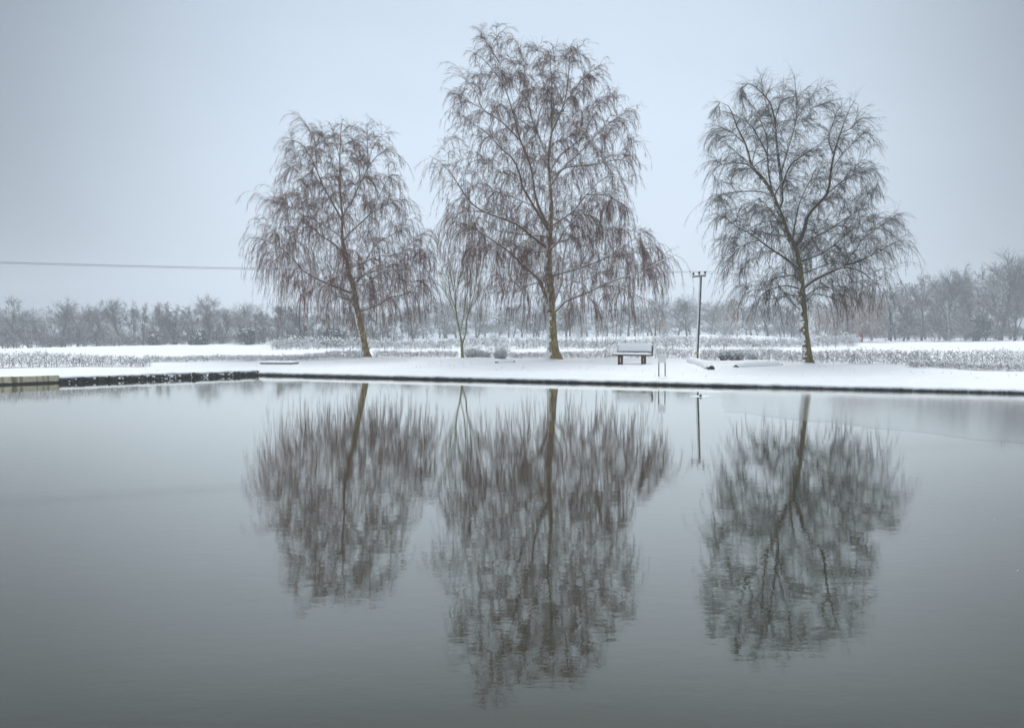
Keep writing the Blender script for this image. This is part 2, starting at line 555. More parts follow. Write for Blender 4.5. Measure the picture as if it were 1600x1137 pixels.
# ------------------------------------------------------------------ dark turf edge under the snow lip
M_TURF = snowy('dark_bank_turf', [(.3, (.010, .011, .010)), (.7, (.040, .042, .034))], scale=11, snow_dir=(0, -.2, 1), lo=.95, hi=1.1, flecks=1.4, bump=.03, fleck_scale=14)
sel = B_T > -.2
pts, nl, tt = B_PTS[sel], B_NRM[sel], B_T[sel]
rows = []
for k, f in enumerate((-.6, -.05, .35, .7, 1.0, 1.25)):
    out = .02 + .05 * vnoise(tt * 3.2, f * 5, 11) + .03 * vnoise(tt * 11, f * 9, 12) - (.04 if k == 5 else 0)
    hgt = (lip_z(tt) + .0) * f + (.035 * (vnoise(tt * 9, f * 4, 13) - .3) if k > 2 else 0)
    rows.append(np.column_stack([pts - nl * out[:, None] * (1 if k < 4 else .7), hgt]))
R = np.array(rows)
i2 = np.arange(R.shape[0] * R.shape[1]).reshape(R.shape[:2])
g = Geo()
g.add(R.reshape(-1, 3), np.stack([i2[:-1, :-1], i2[:-1, 1:], i2[1:, 1:], i2[1:, :-1]], -1).reshape(-1, 4))
# ragged grass blades that poke up through the lip
nb = 4200
ti = rng.uniform(0, 55, nb) ** 1.0
base = CORNER + np.outer(ti, D1) - N1 * rng.uniform(.02, .09, nb)[:, None]
zb = lip_z(ti) * rng.uniform(.2, 1.0, nb)
st = np.column_stack([base, zb])
dr = norm(np.column_stack([rng.normal(0, .5, nb), -.5 + rng.normal(0, .4, nb), rng.uniform(.2, 1, nb)]))
ln = rng.uniform(.03, .13, nb)
nodes = np.stack([st, st + dr * ln[:, None] * .5, st + dr * ln[:, None] + np.array([0, 0, -1]) * (ln * .35)[:, None]], 1)
v, q = tubes(nodes, np.repeat(np.array([[.010, .008, .002]]), nb, 0), 3)
g.add(v, q)
put('turf_bank_edge', g.mesh('turf_bank_edge', M_TURF), kind='structure')

# ------------------------------------------------------------------ left bank: concrete wall and dark rubble
M_CONC, n, l, b = material('stained_concrete')
t = noise_node(n, l, 5, 5)
r = ramp(n, l, t.outputs['Fac'], [(.3, (.56, .52, .37)), (.7, (.76, .71, .54))])
t2 = noise_node(n, l, 1.0, 3, stretch=(5.5, 5.5, .5))
r2 = ramp(n, l, t2.outputs['Fac'], [(.47, (1, 1, 1)), (.60, (.38, .36, .30))])
mx = n.new('ShaderNodeMixRGB'); mx.blend_type = 'MULTIPLY'; mx.inputs['Fac'].default_value = .9
l.new(r.outputs['Color'], mx.inputs['Color1']); l.new(r2.outputs['Color'], mx.inputs['Color2'])
gm = n.new('ShaderNodeNewGeometry'); sp = n.new('ShaderNodeSeparateXYZ')
l.new(gm.outputs['Position'], sp.inputs[0])
ma = n.new('ShaderNodeMath'); ma.operation = 'MULTIPLY_ADD'; ma.inputs[1].default_value = .05
l.new(t.outputs['Fac'], ma.inputs[0]); l.new(sp.outputs['Z'], ma.inputs[2])
r3 = ramp(n, l, ma.outputs[0], [(.085, (.05, .05, .035)), (.115, (1, 1, 1))])   # algae line at the water
mx2 = n.new('ShaderNodeMixRGB'); mx2.blend_type = 'MULTIPLY'; mx2.inputs['Fac'].default_value = 1
l.new(mx.outputs['Color'], mx2.inputs['Color1']); l.new(r3.outputs['Color'], mx2.inputs['Color2'])
l.new(mx2.outputs['Color'], b.inputs['Base Color'])
b.inputs['Roughness'].default_value = .85
p93 = W(93, 598)
t_wall = float((p93[:2] - CORNER) @ D2)
wall = thing('concrete_wall', 'low pale concrete retaining wall with dark drip stains at the pond corner', 'wall', np.append(CORNER + D2 * t_wall, 0))
WO = np.append(CORNER + D2 * t_wall, 0)
g = Geo()
ax = np.array([[D2[0], D2[1], 0], [N2[0], N2[1], 0], [0, 0, 1]])
pw = 1.55
for k in range(14):
    g = Geo()
    c = WO + ax[0] * (pw * (k + .5)) + ax[1] * (.08 + .012 * (k % 2)) + ax[2] * (-.05)
    box(g, c, (pw - .012, .26, .68 + .02 * ((k * 7) % 3)), ax)
    me = g.mesh('wall_panel', M_CONC, WO, False)
    o = put('wall_panel', me, wall)
    bv = o.modifiers.new('bevel', 'BEVEL'); bv.width = .012; bv.segments = 2

M_ROCK = snowy('dark_rubble', [(.3, (.010, .011, .010)), (.7, (.045, .046, .040))], scale=9, snow_dir=(-.2, -.1, 1), lo=1.02, hi=1.1, flecks=1.1, bump=.02, fleck_scale=5)
def rock_mesh(seed):
    r_ = np.random.default_rng(seed)
    import bmesh
    bm = bmesh.new()
    bmesh.ops.create_icosphere(bm, subdivisions=2, radius=1)
    for v in bm.verts:
        c_ = np.array(v.co)
        k = 1 + .35 * (vnoise(c_[0] * 2 + seed * 3, c_[1] * 2 + c_[2] * 2.7, seed) - .5) * 2
        v.co = Vector(c_ * k)
    me = bpy.data.meshes.new('stone')
    bm.to_mesh(me); bm.free()
    me.materials.append(M_ROCK)
    return me
ROCKS = [rock_mesh(i) for i in range(7)]
rub = thing('rubble_edging', 'dark rubble edging flecked with snow between the concrete wall and pond corner', 'edging', np.append(CORNER, 0))
for k in range(285):
    t = rng.uniform(-.2, t_wall - .02)
    low = k % 2
    s = rng.uniform(-.14, .06)
    sz = rng.uniform(.05, .105)
    if abs(t - t_wall * .47) < .25:
        sz *= .5
    o = put('stone', ROCKS[k % 7], rub)
    o.location = (*(D2 * t + N2 * s), (rng.uniform(-.02, .04) if low else rng.uniform(.05, .13)))
    o.scale = (sz * rng.uniform(.8, 1.5), sz, sz * rng.uniform(.7, 1.1))
    o.rotation_euler = (rng.uniform(-.4, .4), rng.uniform(-.4, .4), rng.uniform(0, 6.28))
for k in range(24):     # a few snow caps caught between the stones
    t = rng.uniform(.0, t_wall - .1)
    sz = rng.uniform(.02, .055)
    o = put('snow_clump', ROCKS[k % 7].copy(), rub)
    o.data.materials[0] = M_SNOW
    o.location = (*(D2 * t + N2 * rng.uniform(-.2, -.1)), rng.uniform(.03, .2))
    o.scale = (sz * 1.5, sz, sz * .8)

# ------------------------------------------------------------------ branching
def grow(start, d0, length, K, jit=.12, grav=0.0, gpow=1.0, r=rng):
    """vectorised branches. grav (N,) or scalar: total pull downwards over the length."""
    N = len(start)
    out = np.empty((N, K, 3))
    out[:, 0] = start
    d = norm(d0)
    length = np.broadcast_to(length, (N,))
    grav = np.broadcast_to(grav, (N,))
    st = (length / (K - 1))[:, None]
    for k in range(1, K):
        w = ((k / (K - 1)) ** gpow)
        d = d + r.normal(0, jit, (N, 3))
        d[:, 2] -= grav * w * 2.0 / (K - 1)
        d = norm(d)
        out[:, k] = out[:, k - 1] + d * st
    return out

def sample(nodes, radii, t):
    """points, tangents, radii at parameters t (N,M) along branches (N,K,3)."""
    N, K, _ = nodes.shape
    f = t * (K - 1)
    i = np.clip(f.astype(int), 0, K - 2)
    u = (f - i)[..., None]
    n_ = np.arange(N)[:, None]
    a, b_ = nodes[n_, i], nodes[n_, i + 1]
    rr = radii[n_, i] * (1 - u[..., 0]) + radii[n_, i + 1] * u[..., 0]
    return a * (1 - u) + b_ * u, norm(b_ - a), rr

def fan(tan, ang, r=rng):
    """direction at angle ang from tangents, random roll."""
    rv = norm(r.normal(0, 1, tan.shape))
    side = norm(rv - tan * np.sum(rv * tan, -1, keepdims=True))
    return tan * np.cos(ang)[..., None] + side * np.sin(ang)[..., None]

def taper(N, K, r0, r1, p=1.0):
    k = np.linspace(0, 1, K) ** p
    r0 = np.broadcast_to(r0, (N,))[:, None]
    r1 = np.broadcast_to(r1, (N,))[:, None]
    return r0 * (1 - k) + r1 * k

# dry stalks that stick out of the snow here and there
g = Geo()
nb = 520
tj, sj = rng.uniform(-6, 40, nb), rng.uniform(.5, 9, nb) ** 1.0
bx = CORNER + np.where((tj < 0)[:, None], np.outer(-tj, D2) + np.outer(sj, N2), np.outer(tj, D1) + np.outer(sj, N1))
kk = vnoise(tj * .5, sj * .6, 31) > .58
bx = bx[kk]
st = np.column_stack([bx, gz(bx[:, 0], bx[:, 1]) - .02])
nodes = grow(st, np.column_stack([rng.normal(0, .5, len(st)), rng.normal(0, .5, len(st)), np.ones(len(st))]), rng.uniform(.05, .16, len(st)), 4, .15, .4)
v, q = tubes(nodes, taper(len(st), 4, .006, .002), 3)
g.add(v, q)
M_STALK = plain('dry_stalk', (.16, .13, .075), .9)
put('dry_stalks', g.mesh('dry_stalks', M_STALK), kind='stuff', label='thin dry stalks poking out of the bank snow', category='grass')

def birch(name, label, base, d, trunk, limbs, crown, n2, H, weep, mats, seed, dens=1.0, extra=10, zmin=.75, twig_r=.0047, spray=.55):
    crown = np.array(crown, float)
    crown[:, 0] += np.sign(crown[:, 0] - crown[:, 0].mean()) * (0 if seed == 11 else 5)
    r = np.random.default_rng(seed)
    s = FPX / d
    root = thing(name, label, 'tree', base, 'three birches on the far bank')
    base = np.asarray(base)
    m_trunk, m_branch, m_twig = mats
    # trunk
    tp = np.array([P(x, y, d) for x, y, w in trunk])
    tp[0, 2] = base[2] - .15
    tr = np.array([w for x, y, w in trunk]) / s
    K = 40
    tn = spline(tp, K)
    L = np.concatenate([[0], np.cumsum(np.linalg.norm(np.diff(tp, axis=0), axis=1))])
    rad = np.interp(np.linspace(0, L[-1], K), L, tr)
    rad[0] *= 1.5; rad[1] *= 1.2; rad[2] *= 1.06
    g = Geo()
    v, q = tubes(tn[None], rad[None], 14)
    # gnarled bark relief
    nrm = v - np.repeat(tn, 14, 0)
    v = v + nrm * (.16 * (vnoise(v[:, 0] * 6 + v[:, 2] * 3.0, v[:, 2] * 4 + v[:, 1] * 6, seed) - .5))[:, None]
    th = np.tile(np.arange(14) * (2 * math.pi / 14), K)
    kk_ = np.repeat(np.arange(K), 14)
    v = v + nrm * (.30 * np.exp(-kk_ / 1.1) * (np.sin(th * 4 + seed) + .4))[:, None]
    g.add(v, q)
    put('trunk', g.mesh('trunk', m_trunk, base), root)
    # traced limbs, plus others that leave towards the front and back
    polys = []
    for lb in limbs:
        r0, pts = lb[0], lb[1:]
        px = np.array(pts, float)
        if seed == 11:
            px[:, 0] = np.where(px[:, 0] < 455, 455 - (455 - px[:, 0]) * .55, px[:, 0])
        ext = abs(px[:, 0] - px[0, 0]) / s
        sl = r.uniform(-.75, .75)
        if px[0, 0] != px[-1, 0] and len(lb) < 4:
            sl *= .5
        # where the limb leaves the trunk, or another limb, it starts at that depth
        d0 = d
        for q_ in polys:
            if np.min(np.hypot(q_[1][:, 0] - px[0, 0], q_[1][:, 1] - px[0, 1])) < 2.5:
                j = np.argmin(np.hypot(q_[1][:, 0] - px[0, 0], q_[1][:, 1] - px[0, 1]))
                d0 = q_[2][j, 1]
        up = (px[0, 1] - px[:, 1]) / s
        w = np.array([P(x, y, d0 + sl * (e_ + .25 * u_)) for (x, y), e_, u_ in zip(pts, ext, up)])
        polys.append((r0 * (1.2 if seed == 13 else 1.02) / s, px, w))
    LK = 16
    N0 = len(polys)
    ln = [spline(w, LK) for _, _, w in polys]
    lr = [taper(1, LK, r0, .010, .75)[0] for r0, _, _ in polys]
    for k in range(extra):
        t = r.uniform(.30, .9)
        i = int(t * (K - 1))
        p0 = tn[i]
        back = 1 if k % 2 else -1
        az = back * math.pi / 2 + r.uniform(-.8, .8)
        el = r.uniform(.25, .75) + .5 * (t - .3)
        dd = np.array([[math.cos(az) * math.cos(el), math.sin(az) * math.cos(el), math.sin(el)]])
        Lb = H * r.uniform(.20, .27) * (1.15 - .7 * t)
        ln.append(grow(p0[None], dd, Lb, LK, .09, .55, 1.2, r)[0])
        lr.append(taper(1, LK, max(.018, rad[i] * .4), .009, .75)[0])
    ln, lr = np.array(ln), np.array(lr)
    N = len(ln)
    # second order: fill the crown evenly, each branch leaving the nearest limb
    cx = crown[:, 0]; cyy = crown[:, 1]
    cand = []
    def inside(x, y):
        c_ = False
        j = len(crown) - 1
        for i in range(len(crown)):
            if ((cyy[i] > y) != (cyy[j] > y)) and (x < (cx[j] - cx[i]) * (y - cyy[i]) / (cyy[j] - cyy[i]) + cx[i]):
                c_ = not c_
            j = i
        return c_
    def span(y):
        xs = []
        j = len(crown) - 1
        for i in range(len(crown)):
            if (cyy[i] > y) != (cyy[j] > y):
                xs.append((cx[j] - cx[i]) * (y - cyy[i]) / (cyy[j] - cyy[i]) + cx[i])
            j = i
        return min(xs), max(xs)
    while len(cand) < n2 * 5:
        x, y = r.uniform(cx.min(), cx.max()), r.uniform(cyy.min(), cyy.max())
        if not inside(x, y):
            continue
        a_, b_ = span(y)
        u_ = (x - (a_ + b_) / 2) / max((b_ - a_) / 2, 1)
        dep = .8 * (b_ - a_) / 2 / s * math.sqrt(max(0, 1 - u_ * u_))
        cand.append(P(x, y, d + r.uniform(-1, 1) * dep))
    cand = np.array(cand)
    chosen = [cand[0]]
    md = np.linalg.norm(cand - cand[0], axis=1)
    for _ in range(n2 - 1):
        i = int(np.argmax(md * r.uniform(.6, 1, len(md))))
        chosen.append(cand[i])
        md = np.minimum(md, np.linalg.norm(cand - cand[i], axis=1))
    att = np.array(chosen)
    nodes = [ln[:, 2:].reshape(-1, 3), tn[K // 2:]]
    tans = [norm(np.gradient(ln, axis=1))[:, 2:].reshape(-1, 3), norm(np.gradient(tn, axis=0))[K // 2:]]
    rads = [lr[:, 2:].reshape(-1), rad[K // 2:]]
    owns = [np.repeat(np.arange(N), LK - 2), np.full(len(tn[K // 2:]), -1)]
    nodes, tans, rads, owns = np.concatenate(nodes), np.concatenate(tans), np.concatenate(rads), np.concatenate(owns)
    near = np.array([np.min(np.linalg.norm(nodes - q_, axis=1)) for q_ in att])
    L2, R2, own2 = [], [], []
    for q_ in att[np.argsort(near)]:
        dv = q_ - nodes
        ds = np.linalg.norm(dv, axis=1)
        al = np.sum(dv * tans, 1) / np.maximum(ds, 1e-6)
        cost = ds * (1.35 - .35 * al) + .9 * np.maximum(0, nodes[:, 2] - q_[2])
        j = int(np.argmin(cost))
        p0, L_ = nodes[j], ds[j]
        ctrl = p0 + tans[j] * (.34 * L_) + np.array([0, 0, .15 * L_]) + r.normal(0, .05 * L_, 3)
        u_ = np.linspace(0, 1, 8)[:, None]
        nn = p0 * (1 - u_) ** 2 + 2 * ctrl * u_ * (1 - u_) + q_ * u_ * u_
        nn[1:] += np.cumsum(r.normal(0, .018 * max(L_, .5), (7, 3)), 0)
        rr = taper(1, 8, min(rads[j] * .65, .028), .0055, .8)[0]
        L2.append(nn); R2.append(rr); own2.append(owns[j])
        nodes = np.vstack([nodes, nn[2:]]); tans = np.vstack([tans, norm(np.gradient(nn, axis=0))[2:]])
        rads = np.concatenate([rads, rr[2:]]); owns = np.concatenate([owns, np.full(6, owns[j])])
        if owns[j] < 0:                     # what grows on it later belongs to it
            owns[-6:] = 1000 + len(L2)
            own2[-1] = 1000 + len(L2)
    L2, R2, own2 = np.array(L2), np.array(R2), np.array(own2)
    extra_ids = sorted(set(own2[own2 >= 1000]))
    # branches as parts
    gs = Geo()
    for i in range(N):
        g = Geo()
        v, q = tubes(ln[i:i + 1], lr[i:i + 1], 7); g.add(v, q)
        w = own2 == i
        v, q = tubes(L2[w], R2[w], 5); g.add(v, q)
        put('branch', g.mesh('branch', m_branch, base), root)
        # snow lying along the upper side of the limb
        big = lr[i] > .012
        kk = int(big.sum())
        if kk > 3:
            nn = spline(ln[i][:kk], kk * 4)
            rr_ = np.interp(np.linspace(0, 1, kk * 4), np.linspace(0, 1, kk), lr[i][:kk])
            gap = smooth((vnoise(np.arange(kk * 4) * .45, i * 3.1, seed) - .3) / .25)
            tg = norm(np.gradient(nn, axis=0))
            hor = np.sqrt(np.clip(1 - tg[:, 2] ** 2, 0, 1))
            sr = (rr_ * .82 + .007) * gap * np.clip(hor * 1.3, 0, 1) + .0005
            off = norm(np.array([-.35, -.15, 1.0]) - tg * (tg @ np.array([-.35, -.15, 1.0]))[:, None])
            v, q = tubes((nn + off * (rr_ * .62)[:, None])[None], sr[None], 6)
            gs.add(v, q)
    for i in extra_ids:
        w = own2 == i
        g = Geo()
        v, q = tubes(L2[w], R2[w], 5); g.add(v, q)
        put('branch', g.mesh('branch', m_branch, base), root)
    put('branch_snow', gs.mesh('branch_snow', M_SNOW, base), root, kind='stuff')
    # third order: hanging strands
    pxn = (L2[:, -1, 0] / L2[:, -1, 1]) * 9 + seed
    dens2 = np.clip(.35 + 1.25 * vnoise(pxn * 1.3, L2[:, -1, 2] * .55, seed) + r.normal(0, .22, len(L2)), .3, 1.7)
    src, srd, dn = [], [], []
    for S_, Rd_, per, lo, dd_ in ((L2, R2, 15, .18, dens2), (ln, lr, 22, .3, np.full(N, .95))):
        t3 = np.sort(r.uniform(lo, 1, (len(S_), per)), 1)
        p, tg, rr = sample(S_, Rd_, t3)
        kp = r.uniform(0, 1, t3.shape) < np.clip(dd_[:, None] * .74 * dens * (1.05 - .5 * np.clip((p[..., 2] - base[2]) / H, 0, 1)), 0, 1)
        src.append(np.stack([p[kp], tg[kp]], 1)); srd.append(rr[kp]); dn.append(np.repeat(dd_, kp.sum(1)))
    src, srd, dn = np.concatenate(src), np.concatenate(srd), np.concatenate(dn)
    p, tg = src[:, 0], src[:, 1]
    hf = np.clip((p[:, 2] - base[2]) / H, 0, 1)
    low = np.clip(1.02 - hf, 0, 1)
    dr = fan(tg, r.uniform(.3, 1.0, len(p)), r)
    dr[:, 2] += .12 * hf
    l3 = r.uniform(.40, 1.0, len(p)) * (.9 + 2.9 * weep * low ** 1.1)
    l3 = np.where(r.uniform(0, 1, len(p)) < .12, l3 * 1.45, l3)
    L3 = grow(p, dr, l3, 8, .075, .35 + weep * (.5 + 3.4 * low), .55, r)
    ok = L3[:, -1, 2] > base[2] + zmin
    L3, srd, hf, low = L3[ok], srd[ok], hf[ok], low[ok]
    R3 = taper(len(L3), 8, np.minimum(srd * .75, .0095), .0040, .8)
    # fine side twigs along every strand
    per = 18
    t4 = r.uniform(.08, 1, (len(L3), per))
    p, tg, rr = sample(L3, R3, t4)
    kp = r.uniform(0, 1, t4.shape) < np.clip(.8 * dens, 0, 1)
    hf4 = np.repeat(hf, kp.sum(1)); l4b = np.repeat(l3[ok], kp.sum(1))
    p, tg = p[kp], tg[kp]
    dr = fan(tg, r.uniform(.15, .75, len(p)), r)
    l4 = r.uniform(.16, .46, len(p)) * (.75 + .18 * l4b)
    dr[:, 2] -= .35 * weep * (1.2 - hf4)
    T4 = grow(p, dr, l4, 2, .04, .15, 1, r)
    R4 = taper(len(T4), 2, twig_r, twig_r * .55)
    # fine sprays that leave the branches outwards and arch over
    SP = []
    for S_, Rd_, per, lo, dd_ in ((L2, R2, 26, .1, dens2), (ln, lr, 40, .25, np.full(N, 1.0))):
        t5 = r.uniform(lo, 1, (len(S_), per))
        p, tg, rr = sample(S_, Rd_, t5)
        h5 = np.clip((p[..., 2] - base[2]) / H, 0, 1)
        kp = r.uniform(0, 1, t5.shape) < np.clip(dd_[:, None] * spray * (.25 + .85 * h5), 0, 1)
        p, tg, h5 = p[kp], tg[kp], h5[kp]
        dr = fan(tg, r.uniform(.25, .8, len(p)), r)
        dr[:, 2] += .1
        n5 = grow(p, dr, r.uniform(.35, 1.05, len(p)), 5, .09, .15 + .75 * weep * (1.35 - h5), 1.3, r)
        SP.append(n5)
    SP = np.concatenate(SP)
    p, tg, rr = sample(SP, np.full(SP.shape[:2], .003), r.uniform(.15, .9, (len(SP), 4)))
    p, tg = p.reshape(-1, 3), tg.reshape(-1, 3)
    S2 = grow(p, fan(tg, r.uniform(.3, .75, len(p)), r), r.uniform(.12, .38, len(p)), 2, .05, .3, 1, r)
    g = Geo()
    v, q = tubes(SP, taper(len(SP), 5, twig_r * 1.15, twig_r * .5), 3); g.add(v, q)
    v, q = tubes(S2, taper(len(S2), 2, twig_r * .8, twig_r * .45), 3); g.add(v, q)
    v, q = tubes(L3, R3, 3); g.add(v, q)
    v, q = tubes(T4, R4, 3); g.add(v, q)
    put('twigs', g.mesh('twigs', m_twig, base), root, kind='stuff')
    return len(T4)

LEFT_TRUNK = [(573, 561, 5.8), (569, 538, 5.6), (564.5, 515.6, 5.5), (556, 478, 5.6), (551, 448, 4.9), (545, 427, 4.0), (540, 402, 3.4), (536, 383, 2.9), (534, 365, 2.5), (535, 339, 2.0), (531, 300, 1.6), (531, 266, 1.3), (531, 242, 1.0), (532.5, 207, .6), (535, 185, .3)]
LEFT_LIMBS = [
    [2.0, (550, 458), (504.5, 440), (487.6, 431), (470.7, 420.7), (451.7, 398), (422, 393), (403, 402)],
    [1.4, (552, 470), (525.6, 462), (511, 450), (490, 442), (470, 440)],
    [.9, (504.5, 440), (490, 450), (477, 461)],
    [.9, (451.7, 398), (435, 385), (412, 374), (390, 371)],
    [1.4, (538, 397.5), (523.5, 382.7), (502, 368), (485.5, 355), (464, 343), (441, 343), (434, 362)],
    [1.5, (534, 370), (511, 355), (490, 343), (471, 334), (445, 318), (423, 310), (404, 304)],
    [1.7, (535, 345), (517.5, 313.5), (504, 289.6), (495, 265.7), (483, 241.7), (469.7, 225), (454.7, 219), (438, 236)],
    [1.0, (495, 265.7), (493.6, 229.8), (487.6, 212), (475.7, 193), (467, 182)],
    [.9, (504, 289.6), (486, 268), (465, 256), (450, 268)],
    [1.1, (531, 290), (514.5, 240), (507, 215), (499, 202)],
    [1.0, (531, 250), (524, 220), (517, 196)],
    [2.0, (561, 486), (581, 480), (596, 473.5), (608.6, 465), (629.7, 460.8), (651, 448), (672, 433), (689, 427)],
    [1.1, (596, 473.5), (610, 458), (625, 444), (645, 440), (664, 440)],
    [1.6, (554, 446), (577, 440.8), (598, 422.8), (621, 420.7), (646.6, 412), (667.7, 403.8), (682, 406)],
    [1.4, (545, 418.6), (566.4, 412), (589.6, 399.6), (619, 400), (635, 386), (650, 374), (663.5, 362), (676, 374)],
    [1.5, (551, 454.5), (566, 422.8), (570.6, 408), (589.6, 380.6), (610.7, 368), (638, 357)],
    [1.4, (536, 376), (553.8, 357), (577, 335), (594.7, 303), (605, 280.6), (619, 273), (631, 276)],
    [1.1, (577, 335), (600, 322), (625, 312), (643, 322)],
    [1.9, (534, 362), (537, 334), (551, 312), (563, 285), (575, 259.7), (580, 236), (593, 215), (606, 206), (614, 210)],
    [1.0, (563, 285), (583, 250.7), (599, 238), (614, 235), (624.6, 247)],
    [1.0, (575, 259.7), (574, 219), (575, 196), (580, 184)],
    [1.0, (563, 285), (559, 254), (551, 222), (547, 198)],
]
MID_TRUNK = [(866, 559, 9.6), (863.5, 540, 8.4), (862.4, 523, 7.8), (861.6, 498.5, 7.4), (860.7, 477, 6.6), (859, 452.8, 6.0), (856.8, 417.6, 5.7), (857, 388, 5.0), (859, 362, 4.4), (860.6, 335, 3.6), (860.6, 310.7, 3.0), (858, 275, 2.5), (857, 245, 2.2), (862, 204, 1.7), (862, 165, 1.2), (862.5, 136, .9), (860, 105, .6), (861, 80, .3)]
MID_LIMBS = [
    [3.4, (859, 480), (852.8, 465), (844, 440.5), (833.4, 428), (817.6, 415.8), (803.5, 400), (783, 384), (765.5, 373), (743.6, 357.5), (723.8, 348.7), (700, 346), (690.8, 356)],
    [1.2, (844, 440.5), (825, 446), (808, 452), (790, 455)],
    [1.2, (833.4, 428), (815, 428), (800, 436), (785, 446)],
    [2.6, (855, 388), (827, 366), (811.7, 353), (792, 344), (756.7, 331), (737, 318), (719.4, 293.8), (701.8, 267.4), (679, 246), (670, 243)],
    [1.0, (756.7, 331), (730, 330), (710, 335), (697, 350)],
    [1.5, (856, 370), (809.5, 365), (776.5, 359.7), (767.7, 351), (754.5, 342), (740, 338)],
    [1.2, (855, 394), (814, 389.4), (792, 384), (772, 386)],
    [2.4, (858, 362), (833.7, 322), (814, 287), (811.7, 269.6), (800.7, 247.6), (783, 232), (756.8, 204), (737.4, 194.5), (727.7, 183), (706, 169)],
    [1.3, (814, 287), (790, 275), (765, 258), (745, 250), (725, 262)],
    [1.2, (833, 322), (800, 308), (770, 300), (740, 297)],
    [2.4, (858, 356), (838, 313.6), (829, 258.6), (813, 219.7), (805, 188.7), (795.5, 155.8), (784, 126.8), (768.4, 107.4), (753, 90), (735, 80)],
    [1.1, (784, 126.8), (780, 97.7), (776, 59), (775, 40)],
    [.9, (780, 97.7), (764.5, 72.6), (751, 54)],
    [1.3, (813, 219.7), (784, 190.6), (753, 169), (745, 146), (727.7, 124.8), (712, 116)],
    [.9, (753, 169), (730, 158), (716, 150)],
    [2.1, (857, 248), (838, 204), (826.4, 165.5), (818.7, 107), (809, 68.7), (801, 55)],
    [1.4, (838, 204), (842, 179), (859, 130.6), (844, 111.3), (842, 74.5), (846, 64)],
    [.9, (826.4, 165.5), (805, 140), (795, 115), (800, 90)],
    [1.9, (861, 208), (880, 165.4), (887.7, 126.7), (889.6, 101.6), (901, 80), (913, 67)],
    [1.1, (880, 165.4), (895.4, 144), (909, 124.8), (924.4, 111), (938, 102)],
    [.9, (887.7, 126.7), (884, 100), (892, 70)],
    [1.8, (859, 268), (874, 244.7), (897.4, 225), (914.8, 210), (918.6, 194.4), (936, 169), (953, 139)],
    [2.0, (860, 290), (880, 262), (895.4, 248.6), (920.6, 223), (943.8, 198), (967, 183), (985, 168), (999, 164)],
    [1.5, (860, 278), (885, 262), (925, 258), (968.7, 249.8), (986, 258.6), (996, 286)],
    [1.6, (859, 355), (894, 331), (916, 304.7), (938, 282.7), (960, 275), (975, 290)],
    [1.2, (916, 304), (945, 305), (970, 318), (985, 335)],
    [1.5, (858, 381), (894, 372.8), (927, 364), (955.5, 357), (982, 359.7)],
    [1.9, (859, 432), (905, 419), (944.5, 403.6), (973, 386), (999.5, 366), (1017, 360)],
    [1.0, (944.5, 403.6), (975, 398), (1000, 392), (1020, 385)],
    [2.8, (862, 490), (872, 482), (885, 469.5), (913.7, 458.6), (938, 447.6), (964, 436.6), (993, 427.8), (1021, 414.6), (1043, 403.6), (1060, 396)],
    [1.1, (938, 447.6), (960, 447), (985, 455), (1005, 468)],
    [1.0, (913.7, 458.6), (925, 470), (936, 490)],
    [2.4, (861.6, 479), (874, 451), (878, 435), (880, 408.8), (884, 385), (895, 353), (902, 330)],
    [1.1, (878, 435), (905, 440), (930, 430), (955, 425)],
]
RIGHT_TRUNK = [(1262, 567, 7.2), (1260.5, 548, 6.6), (1258, 526, 6.3), (1256, 500, 6.0), (1253.5, 468.7, 5.7), (1249, 423, 5.4), (1241, 386, 4.9), (1229.5, 363.5, 4.4), (1220, 336, 3.9), (1214, 322, 3.5), (1207, 303, 3.0), (1193, 280, 2.6), (1175, 259.8, 2.0), (1164.8, 225.4, 1.5), (1150.7, 197, 1.1), (1140.6, 168.8, .6), (1128, 161, .3)]
